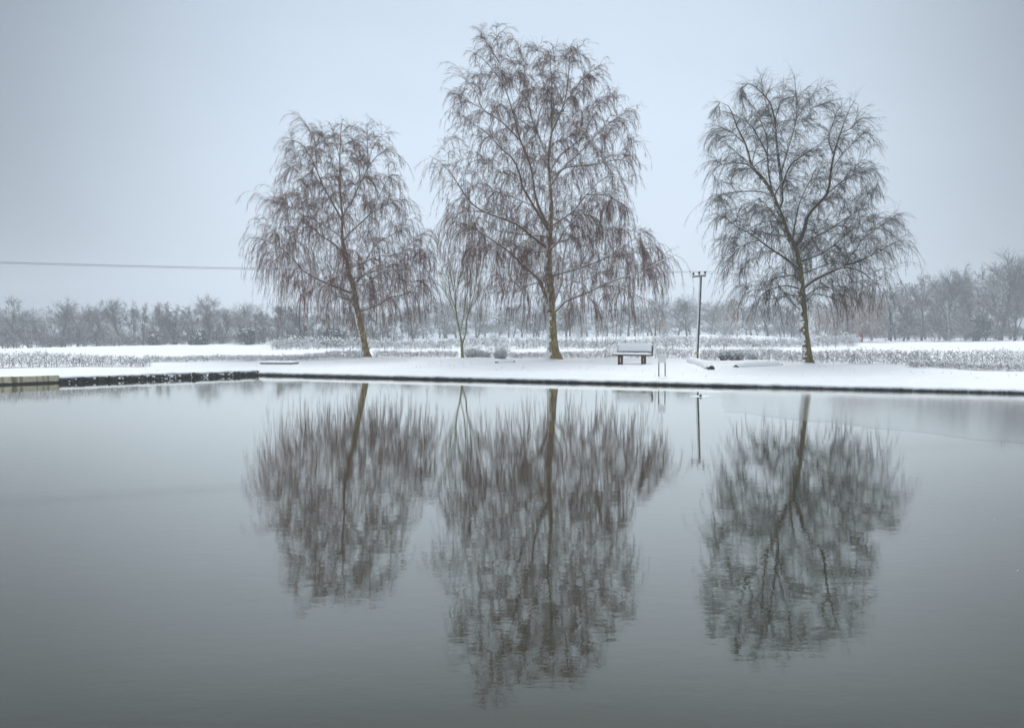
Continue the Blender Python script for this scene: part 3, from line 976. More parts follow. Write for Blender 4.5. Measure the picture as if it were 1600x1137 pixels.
RIGHT_LIMBS = [
    [3.0, (1216, 326), (1221.5, 312.4), (1219.4, 272), (1215.4, 241.6), (1211.4, 191), (1215.4, 170.8), (1221.5, 150.6), (1228, 135)],
    [1.8, (1219.4, 272), (1229.6, 237.5), (1243.7, 187), (1243.7, 150.6), (1241, 116)],
    [1.0, (1243.7, 187), (1258, 165), (1272, 145), (1290, 136)],
    [1.5, (1221.5, 290), (1235.6, 257.8), (1258, 240), (1280, 226), (1297, 208)],
    [1.2, (1211.4, 191), (1203, 160.7), (1183, 138.4), (1170, 131), (1156, 138)],
    [.9, (1211, 200), (1198, 165), (1192, 140), (1190, 122)],
    [1.5, (1207, 303), (1201, 270), (1199, 241.6), (1197, 211), (1180, 172), (1168, 158)],
    [1.1, (1199, 241.6), (1185, 215), (1172, 195), (1155, 185)],
    [1.3, (1205, 306), (1191, 300), (1167, 299), (1126, 304), (1108, 316)],
    [1.3, (1175, 259.8), (1154.7, 241.6), (1130.5, 222), (1116, 220), (1106, 234)],
    [1.2, (1185, 270), (1163, 255.7), (1126.4, 257.8), (1110, 272)],
    [1.0, (1164, 225), (1145, 208), (1125, 200), (1108, 210)],
    [3.4, (1242, 384), (1254.7, 365.7), (1260.4, 340.6), (1268, 328.5), (1292.6, 302), (1297.6, 272), (1302.7, 241.6), (1312.8, 209), (1325, 174.8), (1337, 155)],
    [1.5, (1292.6, 302), (1321, 280), (1347, 268), (1363, 267), (1372, 286)],
    [1.2, (1299, 265), (1315, 241.6), (1335, 222), (1353, 207), (1366, 222)],
    [1.0, (1312, 209), (1330, 200), (1345, 185), (1357, 186)],
    [1.1, (1302, 241), (1295, 215), (1306, 180)],
    [1.4, (1238, 378), (1243, 345), (1250, 315), (1262, 290), (1276, 262)],
    [1.6, (1247, 400), (1265, 376), (1290, 362), (1315, 346), (1340, 330), (1362, 322)],
    [1.6, (1249, 409), (1276.6, 399), (1299.5, 386), (1327, 361), (1347, 343), (1370, 340)],
    [1.3, (1251, 428), (1285.8, 415), (1305, 405), (1325, 385)],
    [3.0, (1255, 449), (1270, 438), (1285.8, 430), (1320, 413.8), (1327, 400), (1340.7, 386), (1347.5, 372.6), (1377, 352), (1405, 332)],
    [1.8, (1320, 413.8), (1338, 409), (1368, 395.5), (1398, 379), (1422, 376), (1434, 392)],
    [1.4, (1305, 421), (1322, 418), (1343, 423), (1368, 441), (1380, 448), (1386, 468)],
    [1.3, (1257, 473), (1272, 459.6), (1292.6, 463), (1313, 471), (1328, 480)],
    [1.1, (1257, 463), (1280, 450), (1302, 452), (1318, 464)],
    [1.8, (1245, 418), (1227, 403.5), (1204, 388.6), (1186, 375), (1165.5, 361), (1145, 349.7), (1131, 338), (1112, 333)],
    [1.1, (1186, 375), (1163, 382), (1145, 398), (1132, 420)],
    [1.0, (1165.5, 361), (1190, 348), (1215, 345)],
    [1.3, (1252, 452), (1227, 446), (1200, 452.7), (1176, 453), (1160, 462)],
    [1.0, (1253, 487), (1236, 471), (1222.7, 455), (1214, 440)],
    [1.1, (1247, 430), (1220, 432), (1197.5, 440), (1180, 446)],
    [.9, (1254, 462), (1225, 462), (1200, 468), (1180, 466)],
]
LEFT_CROWN = [(470, 194), (500, 203), (535, 196), (580, 192), (604, 214), (617, 248), (626, 280), (642, 325), (660, 356), (680, 398), (688, 430), (680, 452), (640, 466), (592, 484), (550, 484), (470, 462), (425, 440), (404, 415), (400, 376), (410, 316), (426, 302), (446, 264), (443, 232), (455, 206)]
MID_CROWN = [(777, 58), (810, 66), (850, 78), (908, 80), (930, 108), (948, 142), (990, 170), (990, 250), (974, 300), (980, 340), (1010, 364), (1048, 400), (1040, 420), (1000, 440), (955, 462), (900, 474), (860, 470), (800, 458), (760, 452), (712, 395), (700, 352), (704, 298), (684, 250), (708, 215), (714, 168), (720, 122), (740, 90), (756, 64)]
RIGHT_CROWN = [(1240, 132), (1288, 150), (1330, 166), (1352, 208), (1363, 272), (1374, 314), (1400, 338), (1420, 380), (1408, 408), (1380, 440), (1335, 462), (1300, 468), (1258, 472), (1200, 462), (1160, 448), (1124, 395), (1115, 320), (1115, 240), (1122, 172), (1162, 144), (1192, 136)]
cnt = 0
cnt += birch('birch_tree', 'smallest weeping birch with reddish twig curtains and a trunk leaning towards the left', T_LEFT, 50.0, LEFT_TRUNK, LEFT_LIMBS, LEFT_CROWN, 270, 15.2, 1.0, (M_TRUNK, M_BRANCH, M_TWIG), 11, dens=1.03, extra=8)
cnt += birch('birch_tree', 'tallest weeping birch with thick upright trunk, forking low beside the bench', T_MID, 47.0, MID_TRUNK, MID_LIMBS, MID_CROWN, 360, 19.6, .9, (M_TRUNK, M_BRANCH, M_TWIG), 12, dens=1.1, extra=9, spray=.6)
cnt += birch('birch_tree', 'birch with dark grey arching twigs and olive trunk near the utility pole', T_RIGHT, 38.8, RIGHT_TRUNK, RIGHT_LIMBS, RIGHT_CROWN, 290, 14.3, .5, (M_TRUNK_R, M_BRANCH_R, M_TWIG_R), 13, dens=.75, extra=8, twig_r=.0038, spray=.85)
print('birch twigs', cnt)

# ------------------------------------------------------------------ sapling between the first two birches
M_SAP = snowy('green_stem_bark', [(.3, (.12, .13, .05)), (.7, (.27, .27, .12))], scale=9, snow_dir=(-.4, -.1, .8), lo=.55, hi=.75, flecks=1.0)
sap = thing('young_tree', 'young bare tree with greenish vase shaped stems beside low snowy bushes', 'tree', T_SAP)
r_ = np.random.default_rng(5)
stems = [[2.9, (723, 557), (722, 545), (721.5, 536)],
         [1.9, (721.5, 538), (718, 520), (713, 500), (710, 480), (709.5, 455), (705, 430), (700, 408)],
         [1.7, (722, 537), (729, 520), (731, 500), (738, 480), (744, 462), (748, 445), (751, 425)],
         [.9, (713, 500), (704, 482), (695, 464), (685, 450)],
         [1.1, (718, 520), (724, 500), (727, 478), (728, 455), (727, 432), (722, 405)],
         [1.0, (710, 485), (702, 465), (697, 445), (695, 430)],
         [1.0, (729, 505), (735, 485), (738, 462), (741, 440)],
         [.9, (709.5, 458), (716, 440), (719, 425)],
         [.9, (728, 470), (733, 450), (731, 425), (733, 405)],
         [.9, (709, 470), (704, 445), (694, 415)],
         [.8, (738, 480), (749, 468), (757, 455)]]
g = Geo(); g2 = Geo()
ssc = FPX / 48.0
SN, SR = [], []
for k, st_ in enumerate(stems):
    px = st_[1:]
    sl = r_.uniform(-.5, .5) if k else 0
    px = [(722 + (x - 722) * .82, y) for x, y in px]
    w = np.array([P(x, y, 48.0 + sl * (px[0][1] - y) / ssc * .35) for x, y in px])
    if k == 0:
        w[0, 2] = T_SAP[2] - .1
    nn = spline(w, 14)
    rr = taper(1, 14, st_[0] * (.9 if k else 1) / ssc, .007 if k else 2.1 / ssc, .8)[0]
    if k == 0:
        tube(g2, nn, rr, 10)
    else:
        tube(g, nn, rr, 6)
        SN.append(nn); SR.append(rr)
SN, SR = np.array(SN), np.array(SR)
t3 = r_.uniform(.2, .98, (len(SN), 26))
p, tg, rr = sample(SN, SR, t3)
p, tg = p.reshape(-1, 3), tg.reshape(-1, 3)
dr = fan(tg, r_.uniform(.25, .6, len(p)), r_); dr[:, 2] += .3
A3 = grow(p, dr, r_.uniform(.4, 1.1, len(p)), 6, .06, -.1, 1, r_)
v, q = tubes(A3, taper(len(p), 6, .008, .004), 3); g.add(v, q)
p, tg, rr = sample(A3, taper(len(A3), 6, .008, .004), r_.uniform(.2, 1, (len(A3), 3)))
p, tg = p.reshape(-1, 3), tg.reshape(-1, 3)
dr = fan(tg, r_.uniform(.3, .6, len(p)), r_); dr[:, 2] += .3
A4 = grow(p, dr, r_.uniform(.2, .6, len(p)), 4, .06, 0, 1, r_)
v, q = tubes(A4, taper(len(p), 4, .0045, .0025), 3); g.add(v, q)
put('trunk', g2.mesh('trunk', M_SAP, T_SAP), sap)
put('stems', g.mesh('stems', M_SAP, T_SAP), sap, kind='stuff')

# ------------------------------------------------------------------ hedges and shrubs
M_HEDGE = snowy('hedge_twigs', [(.35, (.050, .045, .028)), (.65, (.15, .13, .085))], scale=5, snow_dir=(-.3, -.3, .8), lo=.2, hi=.58, flecks=1.2, fleck_scale=12)
M_HEDGE_FAR = snowy('far_hedge_twigs', [(.35, (.055, .05, .042)), (.65, (.13, .12, .10))], scale=5, snow_dir=(-.3, -.3, .8), lo=.1, hi=.55, flecks=1.2, fleck_scale=6)

OCT_V = np.array([[1, 0, 0], [-1, 0, 0], [0, 1, 0], [0, -1, 0], [0, 0, 1], [0, 0, -1]], float)
OCT_F = np.array([[0, 2, 4], [2, 1, 4], [1, 3, 4], [3, 0, 4], [2, 0, 5], [1, 2, 5], [3, 1, 5], [0, 3, 5]])
def clumps(geo, pos, size, r):
    N = len(pos)
    sc = size[:, None] * r.uniform(.6, 1.4, (N, 3)) * np.array([1.25, 1.25, .8])
    a = r.uniform(0, 6.28, N); ca, sa = np.cos(a), np.sin(a)
    v = OCT_V[None] * sc[:, None, :]
    x = v[..., 0] * ca[:, None] - v[..., 1] * sa[:, None]
    y = v[..., 0] * sa[:, None] + v[..., 1] * ca[:, None]
    v = np.stack([x, y, v[..., 2]], -1) + pos[:, None, :]
    f = OCT_F[None] + (np.arange(N) * 6)[:, None, None]
    geo.add(v.reshape(-1, 3), f.reshape(-1, 3))

def hedge(name, label, line, height, depth, seed, per_m=230, mat=None, snow=110, twig=(.10, .28), tr=.0050, stems=2.5, cl=(.013, .034), group=None, uneven=.13, cat='hedge'):
    """line: world xy points of the hedge's foot; height: function of t or number."""
    r = np.random.default_rng(seed)
    mat = mat or M_HEDGE
    line = np.asarray(line, float)
    L = np.concatenate([[0], np.cumsum(np.linalg.norm(np.diff(line, axis=0), axis=1))])
    def at(u):
        return np.stack([np.interp(u * L[-1], L, line[:, 0]), np.interp(u * L[-1], L, line[:, 1])], -1)
    org = np.append(at(np.array(.5)), 0); org[2] = gz(org[0], org[1])
    root = thing(name, label, cat, org, group)
    hf = height if callable(height) else (lambda u: np.full(np.shape(u), float(height)))
    tot = L[-1]
    N = int(per_m * 1.85 * tot)
    u = r.uniform(0, 1, N)
    h = hf(u) * (1 - uneven + 2 * uneven * (.6 * vnoise(u * tot * .8, 0, seed) + .4 * vnoise(u * tot * 3.1, 5, seed)))
    w = r.uniform(-.5, .5, N)
    xy = at(u); xy[:, 1] += w * depth; xy[:, 0] += r.normal(0, .05, N)
    prof = np.sqrt(np.clip(1 - (2 * w) ** 4, .05, 1))
    zf = r.uniform(0, 1, N) ** .8
    st = np.column_stack([xy, gz(xy[:, 0], xy[:, 1]) + zf * h * prof * .9])
    dr = norm(np.column_stack([r.normal(0, .7, N), r.normal(-.15, .6, N), r.uniform(.0, 1.2, N)]))
    ln_ = r.uniform(*twig, N) * np.clip(h, .2, 3) ** .5
    nn = grow(st, dr, ln_, 3, .22, 0, 1, r)
    g = Geo()
    v, q = tubes(nn, taper(N, 3, tr, tr * .45), 3); g.add(v, q)
    # upright stems
    n2 = int(stems * tot)
    if n2:
        u2 = r.uniform(0, 1, n2); xy = at(u2); xy[:, 1] += r.uniform(-.5, .5, n2) * depth
        st2 = np.column_stack([xy, gz(xy[:, 0], xy[:, 1]) - .05])
        h2 = hf(u2) * r.uniform(.7, 1.1, n2)
        s2 = grow(st2, np.column_stack([r.normal(0, .12, n2), r.normal(0, .12, n2), np.ones(n2)]), h2, 5, .08, 0, 1, r)
        v, q = tubes(s2, taper(n2, 5, tr * 2.6, tr), 5); g.add(v, q)
    put('twigs', g.mesh('twigs', mat, org), root, kind='stuff')
    # snow caught on the twigs, thickest on top and towards the weather side
    n3 = int(snow * 2.0 * tot)
    if n3:
        j = r.integers(0, N, n3)
        k = r.integers(1, 3, n3)
        pos = nn[j, k] + np.array([0, 0, .012])
        g = Geo()
        clumps(g, pos, r.uniform(*cl, n3) * (.6 + .6 * np.clip(zf[j], 0, 1)), r)
        put('lying_snow', g.mesh('lying_snow', M_SNOW, org), root, kind='stuff')
    return root

def foot(*pp):
    return [G(x, y)[:2] for x, y in pp]
def hxy(px, d):
    return P(px, HOR, d)[:2]
HG = 'clipped hedges behind the far bank'
hedge('hedge', 'taller snow dusted hedge of upright stems above the concrete wall', [hxy(-160, 33.0), hxy(-40, 34.4), hxy(110, 36.4), hxy(232, 38.0)], lambda u: .60 + .08 * np.sin(u * 5) - .12 * smooth((u - .92) / .08), .7, 21, per_m=260, snow=150, stems=7, group=HG)
hedge('hedge', 'lowest snowy hedge running along behind the platform to the leaning birch', [hxy(225, 41.5), hxy(340, 43.0), hxy(460, 44.5), hxy(565, 48.5)], lambda u: .30 + .12 * smooth((u - .6) / .3), .6, 22, per_m=230, snow=150, stems=3, group=HG)
hedge('hedge', 'short low hedge between the leaning birch and the young green stemmed tree', [hxy(584, 48.8), hxy(650, 49.0), hxy(716, 49.5)], .40, .6, 23, per_m=230, snow=150, stems=3, group=HG)
hedge('hedge', 'snowy hedge behind the bench, from the tallest birch to the pole', [hxy(795, 49.0), hxy(880, 49.2), hxy(980, 48.0), hxy(1086, 45.6)], lambda u: .36 + .22 * smooth((u - .2) / .4), .6, 24, per_m=240, snow=150, stems=3, group=HG)
hedge('hedge', 'long thick frosted hedge from the pole past the olive birch', [hxy(1094, 45.2), hxy(1200, 42.0), hxy(1300, 39.5), hxy(1450, 36.2), hxy(1620, 33.4), hxy(1760, 31.5)], lambda u: .60 + .16 * u, .8, 25, per_m=300, snow=150, stems=4, group=HG)
hedge('hedge', 'low frosted grass strip in front of the thick hedge, right edge', [hxy(1420, 34.6), hxy(1520, 32.6), hxy(1640, 30.6), hxy(1760, 29.4)], .24, .6, 26, per_m=240, snow=130, stems=0, twig=(.15, .35), group=HG)
hedge('hedge', 'wide pale hazy hedge across the field, beyond the bench and birches', [hxy(425, 90), hxy(620, 88), hxy(850, 87), hxy(1100, 86), hxy(1340, 92)], lambda u: 1.05 + .15 * np.sin(u * 21), 1.2, 27, per_m=85, mat=M_HEDGE_FAR, snow=55, twig=(.3, .7), tr=.010, stems=2, cl=(.04, .10), group=HG)

M_SHRUB = snowy('pale_shrub_twigs', [(.35, (.13, .12, .09)), (.65, (.26, .24, .18))], scale=5, snow_dir=(-.3, -.3, .8), lo=-.6, hi=-.1, flecks=1.2, fleck_scale=12)
def shrub(name, label, px, d, w, h, seed, mat=M_SHRUB, n=300, snow=520, group=None, spread=.55):
    r = np.random.default_rng(seed)
    c = on_ground(px, d)
    root = thing(name, label, 'shrub', c, group)
    st = np.column_stack([r.normal(0, w * .15, n), r.normal(0, w * .15, n), np.full(n, -.03)])
    dr = np.column_stack([r.normal(0, spread, n), r.normal(0, spread, n), np.ones(n)])
    nn = grow(st, dr, h * r.uniform(.45, 1.1, n), 6, .12, .1, 1, r)
    g = Geo()
    v, q = tubes(nn, taper(n, 6, .008, .003), 3); g.add(v, q)
    p, tg, _ = sample(nn, taper(n, 6, .008, .003), r.uniform(.3, 1, (n, 3)))
    p, tg = p.reshape(-1, 3), tg.reshape(-1, 3)
    n4 = grow(p, fan(tg, r.uniform(.4, .8, len(p)), r), h * r.uniform(.1, .25, len(p)), 3, .15, 0, 1, r)
    v, q = tubes(n4, taper(len(p), 3, .004, .002), 3); g.add(v, q)
    put('twigs', g.mesh('twigs', mat), root, kind='stuff')
    j, k = r.integers(0, len(n4), snow), r.integers(0, 3, snow)
    g = Geo(); clumps(g, n4[j, k], r.uniform(.018, .05, snow), r)
    put('lying_snow', g.mesh('lying_snow', M_SNOW), root, kind='stuff')
    return root
shrub('snowy_bush', 'frosted bush nearest the young green stemmed tree', 737, 48.6, .9, .75, 31, group='frosted bushes by the young tree')
shrub('snowy_bush', 'lowest, whitest frosted bush, middle of the three by the young tree', 757, 48.4, 1.0, .6, 32, snow=420, group='frosted bushes by the young tree')
shrub('snowy_bush', 'widest frosted bush, farthest from the young tree, behind the fallen branch', 782, 48.6, .9, .8, 33, group='frosted bushes by the young tree')

# ------------------------------------------------------------------ bench
M_BENCH = snowy('red_brown_timber', [(.35, (.065, .030, .020)), (.65, (.125, .060, .042))], scale=5, stretch=(6, 1, 6), snow_dir=(0, 0, 1), lo=.9, hi=1.0, flecks=.3, rough=.7)
M_BENCH_D = snowy('dark_timber', [(.35, (.035, .026, .022)), (.65, (.075, .055, .045))], scale=5, stretch=(6, 1, 6), snow_dir=(0, 0, 1), lo=.9, hi=1.0, flecks=.3, rough=.7)
bc = G(990, 569.2)
BD = bc[1]
bs = FPX / BD
bench = thing('park_bench', 'red brown timber bench with thick snow on its back and seat', 'bench', bc)
bench.rotation_euler = (0, 0, math.radians(-27))
BL, SH = 50 / bs / math.cos(math.radians(27)), .455
def part(name, geo, mat, parent, bev=.008, smooth_shade=False):
    o = put(name, geo.mesh(name, mat, (0, 0, 0), smooth_shade), parent)
    if bev:
        m = o.modifiers.new('bevel', 'BEVEL'); m.width = bev; m.segments = 2
    return o
for k in range(3):       # seat planks; local -y is the front
    g = Geo(); box(g, (-.03, -.33 + k * .165, SH), (BL + .12, .15, .06)); part('seat_plank', g, M_BENCH, bench)
tilt = math.radians(14)
bax = np.array([[1, 0, 0], [0, math.cos(tilt), -math.sin(tilt)], [0, math.sin(tilt), math.cos(tilt)]])
for k in range(3):
    c = np.array([.02, .16, SH + .12]) + bax[2] * (.05 + k * .125)
    g = Geo(); box(g, c, (BL, .035, .112), bax); part('back_plank', g, M_BENCH_D, bench)
for s in (-1, 1):
    x = s * BL * .335 - .05
    fr = thing_frame = None
    g = Geo()
    box(g, (x, -.32, SH / 2 - .03), (.10, .09, SH + .02)); part('leg', g, M_BENCH, bench)
    g = Geo()
    box(g, (x, .10, SH / 2 - .03), (.10, .09, SH + .02)); part('leg', g, M_BENCH, bench)
    g = Geo()
    box(g, (x, -.11, .055), (.085, .33, .09)); part('foot_rail', g, M_BENCH, bench)
    g = Geo()
    box(g, (x, -.11, SH - .073), (.085, .56, .085)); part('seat_bearer', g, M_BENCH, bench)
    g = Geo()
    c = np.array([s * BL * .5 + .02, .175, SH + .2])
    box(g, c + bax[2] * .0, (.05, .055, .52), bax); part('back_post', g, M_BENCH_D, bench)
def snow_slab(parent, c, size, ax, seed, sag=.3):
    """rounded drift of snow: a grid box with soft edges and lumps."""
    nx, ny = 40, 12
    us, vs_ = np.linspace(-1, 1, nx), np.linspace(-1, 1, ny)
    U, V = np.meshgrid(us, vs_, indexing='ij')
    h = size[2] * (1 - np.abs(U) ** 14) ** .5 * (1 - np.abs(V) ** 5) ** .5
    h = h * (.85 + .3 * vnoise(U * 6, V * 3, seed))
    ax = np.asarray(ax)
    top = c + U[..., None] * ax[0] * size[0] / 2 + V[..., None] * ax[1] * size[1] / 2 + (h + .002)[..., None] * ax[2]
    i2 = np.arange(nx * ny).reshape(nx, ny)
    q = np.stack([i2[:-1, :-1], i2[1:, :-1], i2[1:, 1:], i2[:-1, 1:]], -1).reshape(-1, 4)
    bot = c + U[..., None] * ax[0] * size[0] / 2 + V[..., None] * ax[1] * size[1] / 2
    g = Geo(); g.add(top.reshape(-1, 3), q); g.add(bot.reshape(-1, 3), q[:, ::-1])
    return put('lying_snow', g.mesh('lying_snow', M_SNOW), parent)
snow_slab(bench, np.array([-.03, -.17, SH + .031]), (BL + .10, .50, .09), np.eye(3), 3)
# snow plastered on the leaning back: the slab stands on the front face of the planks
cb = np.array([.0, .135, SH + .13]) + bax[2] * .20
snow_slab(bench, cb, (BL - .05, .33, .11), np.array([bax[0], bax[2], -bax[1]]), 4)
ct = np.array([.01, .16, SH + .12]) + bax[2] * .358
snow_slab(bench, ct + np.array([0, -.02, 0]), (BL - .02, .17, .10), np.eye(3), 5)

# ------------------------------------------------------------------ small notice on two posts
sc_ = G(1034.5, 586.5)
sg = FPX / sc_[1]
sign = thing('notice_board', 'small snow plastered notice board on two thin posts near the water', 'sign', sc_)
M_POST = snowy('weathered_post', [(.35, (.035, .034, .024)), (.65, (.085, .08, .055))], scale=8, snow_dir=(-.8, 0, .5), lo=.75, hi=.95, flecks=.6)
for x0, x1, top in ((-5.2, -4.9, 31), (4.6, 5.0, 31)):
    g = Geo(); tube(g, [(x1 / sg, .02, -.15), ((x0 + x1) / 2 / sg, .02, top / sg / 2), (x0 / sg, .02, top / sg)], [.021, .020, .019], 10); part('post', g, M_POST, sign, 0, True)
M_BOARD = plain('grey_board', (.35, .36, .36), .6)
g = Geo(); box(g, (-.2 / sg, -.012, 25.2 / sg), (11.2 / sg, .022, 10.5 / sg)); part('board', g, M_BOARD, sign, .004)
snow_slab(sign, np.array([-.5 / sg, -.024, 25.3 / sg]), (11.0 / sg, 10.8 / sg, .03), np.array([[1, 0, 0], [0, 0, 1], [0, -1, 0]]), 8)
snow_slab(sign, np.array([-.2 / sg, -.01, 30.5 / sg]), (11.6 / sg, .06, .05), np.eye(3), 9)

# ------------------------------------------------------------------ utility pole and wires
M_POLE = snowy('tarred_pole', [(.35, (.030, .028, .022)), (.65, (.075, .07, .055))], scale=6, stretch=(3, 3, .4), snow_dir=(-.85, -.5, .1), lo=.68, hi=.80, flecks=.35, fleck_scale=3)
pb = on_ground(1088.5, 44.0)
ptop = P(1095, 429, 44.0)
pole = thing('utility_pole', 'slim dark utility pole with snow down one side and a crossarm', 'pole', pb)
g = Geo(); tube(g, np.linspace(np.array([0, 0, -.3]), ptop - pb, 10), np.linspace(.095, .075, 10), 14); part('shaft', g, M_POLE, pole, 0, True)
ARM = np.array([.43, -.90, 0.0])
armc = ptop - pb + np.array([0, 0, -.10])
aax = np.array([ARM, np.cross([0, 0, 1], ARM), [0, 0, 1]])
M_ARM = snowy('crossarm_timber', [(.35, (.10, .095, .085)), (.65, (.18, .17, .155))], scale=6, snow_dir=(0, 0, 1), lo=.5, hi=.8, flecks=.5)
g = Geo(); box(g, armc + aax[1] * -.11, (1.12, .06, .06), aax); part('crossarm', g, M_ARM, pole, .008)
snow_slab(pole, armc + aax[1] * -.11 + np.array([0, 0, .036]), (1.08, .08, .04), aax, 12)
M_INS = plain('brown_ceramic', (.030, .024, .022), .3, .5)
INS = []
for k, s in enumerate((-.5, 0, .5)):
    c = armc + aax[1] * -.11 + ARM * s + np.array([0, 0, .05])
    if k == 1:
        c = c + np.array([0, 0, .02])
    g = Geo()
    prof = [(0, .02), (.05, .02), (.06, .055), (.10, .05), (.105, .075), (.15, .06), (.17, .045), (.20, .03)]
    tube(g, [c + np.array([0, 0, z]) for z, _ in prof], [w for _, w in prof], 12); part('insulator', g, M_INS, pole, 0, True)
    INS.append(pb + c + np.array([0, 0, .19]))
g = Geo()
M_PLATE = plain('yellow_plate', (.45, .36, .10), .5)
pdir = (ptop - pb) / np.linalg.norm(ptop - pb)
cp = pdir * .34
tube(g, [cp, cp + pdir * .11], [.097, .097], 14); part('warning_band', g, M_PLATE, pole, 0, True)
M_WIRE = plain('weathered_wire', (.22, .225, .23), .6)
WN = ['power line nearest the viewer of three on the pole crossarm', 'middle power line of three, on the central insulator of the pole', 'power line farthest from the viewer of three on the pole crossarm']
for k, s in enumerate((.56, 0, -.56)):
    mid = INS[2 - k]
    le = np.array([-46, 18.4, 4.95]) + ARM * s * .55
    re_ = np.array([62, 58.5, 5.2]) + ARM * s * .55
    pts = []
    for a, b_, sag in ((le, mid, .55), (mid, re_, .55)):
        for u in np.linspace(0, 1, 40)[(0 if a is le else 1):]:
            q_ = a * (1 - u) + b_ * u
            q_[2] -= sag * 4 * u * (1 - u)
            pts.append(q_)
    g = Geo(); tube(g, np.array(pts) - pb, .0055, 5)
    o = put('power_line', g.mesh('power_line', M_WIRE)); o.location = pb
    o['label'] = WN[k]; o['category'] = 'power line'; o['group'] = 'power lines on the utility pole'

# ------------------------------------------------------------------ logs, platform, flower bed
M_LOG = snowy('dark_log', [(.35, (.018, .017, .014)), (.65, (.05, .045, .036))], scale=9, snow_dir=(-.1, 0, 1), lo=.5, hi=.7, flecks=.8)
def log(label, ends, r0, snow_h, seed, name='fallen_log', up=0.03, bend=0.0, cover=(0.0, .93)):
    a, b_ = G(*ends[0]), G(*ends[1])
    root = thing(name, label, 'log', (a + b_) / 2)
    org = (a + b_) / 2
    nn = np.array([a * (1 - u) + b_ * u for u in np.linspace(0, 1, 14)])
    nn[:, 2] = gz(nn[:, 0], nn[:, 1]) + up + bend * np.sin(np.linspace(0, math.pi, 14))
    rr = r0 * (1 + .15 * (vnoise(np.arange(14) * .7, seed, seed) - .5) * 2)
    g = Geo(); tube(g, nn - org, rr, 12); part('log_wood', g, M_LOG, root, 0, True)
    # drift lying over it
    m = (np.linspace(0, 1, 40) * (cover[1] - cover[0]) + cover[0])
    c = np.stack([np.interp(m, np.linspace(0, 1, 14), nn[:, i]) for i in range(3)], 1)
    prof = []
    d_ = norm((b_ - a)[:2]); pn = np.array([-d_[1], d_[0]])
    for i, m_ in enumerate(np.linspace(0, 1, 40)):
        hh = (r0 + snow_h) * min(1, ((1 - m_) / .06) ** .5 if m_ > .94 else 1) * min(1, .3 + (m_ / .08) ** .5) * (.9 + .25 * vnoise(m_ * 9, seed, 3))
        ww = r0 * 1.35 + snow_h * .5
        for th in np.linspace(-1.25, 4.39, 13):
            prof.append(c[i] + np.array([pn[0] * math.cos(th) * ww, pn[1] * math.cos(th) * ww, max(-.09, math.sin(th) * hh) + .015]))
    prof = np.array(prof).reshape(40, 13, 3)
    i2 = np.arange(520).reshape(40, 13)
    g = Geo(); g.add(prof.reshape(-1, 3) - org, np.stack([i2[:-1, :-1], i2[:-1, 1:], i2[1:, 1:], i2[1:, :-1]], -1).reshape(-1, 4))
    put('lying_snow', g.mesh('lying_snow', M_SNOW), root)
    return root
log('snow covered log lying aslant in front of the utility pole, dark cut end', ((1079, 565.5), (1111.5, 577.5)), .13, .09, 41)
log('low log buried in snow before the olive birch, only its end showing', ((1150, 573.5), (1220, 570.5)), .12, .06, 42, up=-.01, bend=.03, cover=(0, .97))
log('thin dark fallen branch lying on the snow near the tallest birch', ((774, 567), (804, 565.5)), .055, .05, 43, up=.03, cover=(.12, .9))
# low platform edge at left
a, b_ = G(406, 568.5), G(456, 568.5)
plat = thing('fishing_platform', 'low plank platform under snow at the pond corner, dark edge showing', 'platform', (a + b_) / 2)
org = (a + b_) / 2
d_ = norm(b_ - a); pax = np.array([[d_[0], d_[1], 0], [-d_[1], d_[0], 0], [0, 0, 1]])
LP = np.linalg.norm(b_ - a)
for k in range(6):
    g = Geo(); box(g, pax[1] * (.075 + k * .16) + np.array([0, 0, .03]), (LP, .145, .05), pax); part('plank', g, M_BENCH_D, plat, .006)
for s in (-.46, 0, .46):
    g = Geo(); box(g, pax[0] * LP * s + pax[1] * .47 + np.array([0, 0, -.045]), (.09, .9, .09), pax); part('bearer', g, M_BENCH_D, plat, .006)
snow_slab(plat, pax[1] * .5 + np.array([0, 0, .056]), (LP, .98, .09), pax, 14)

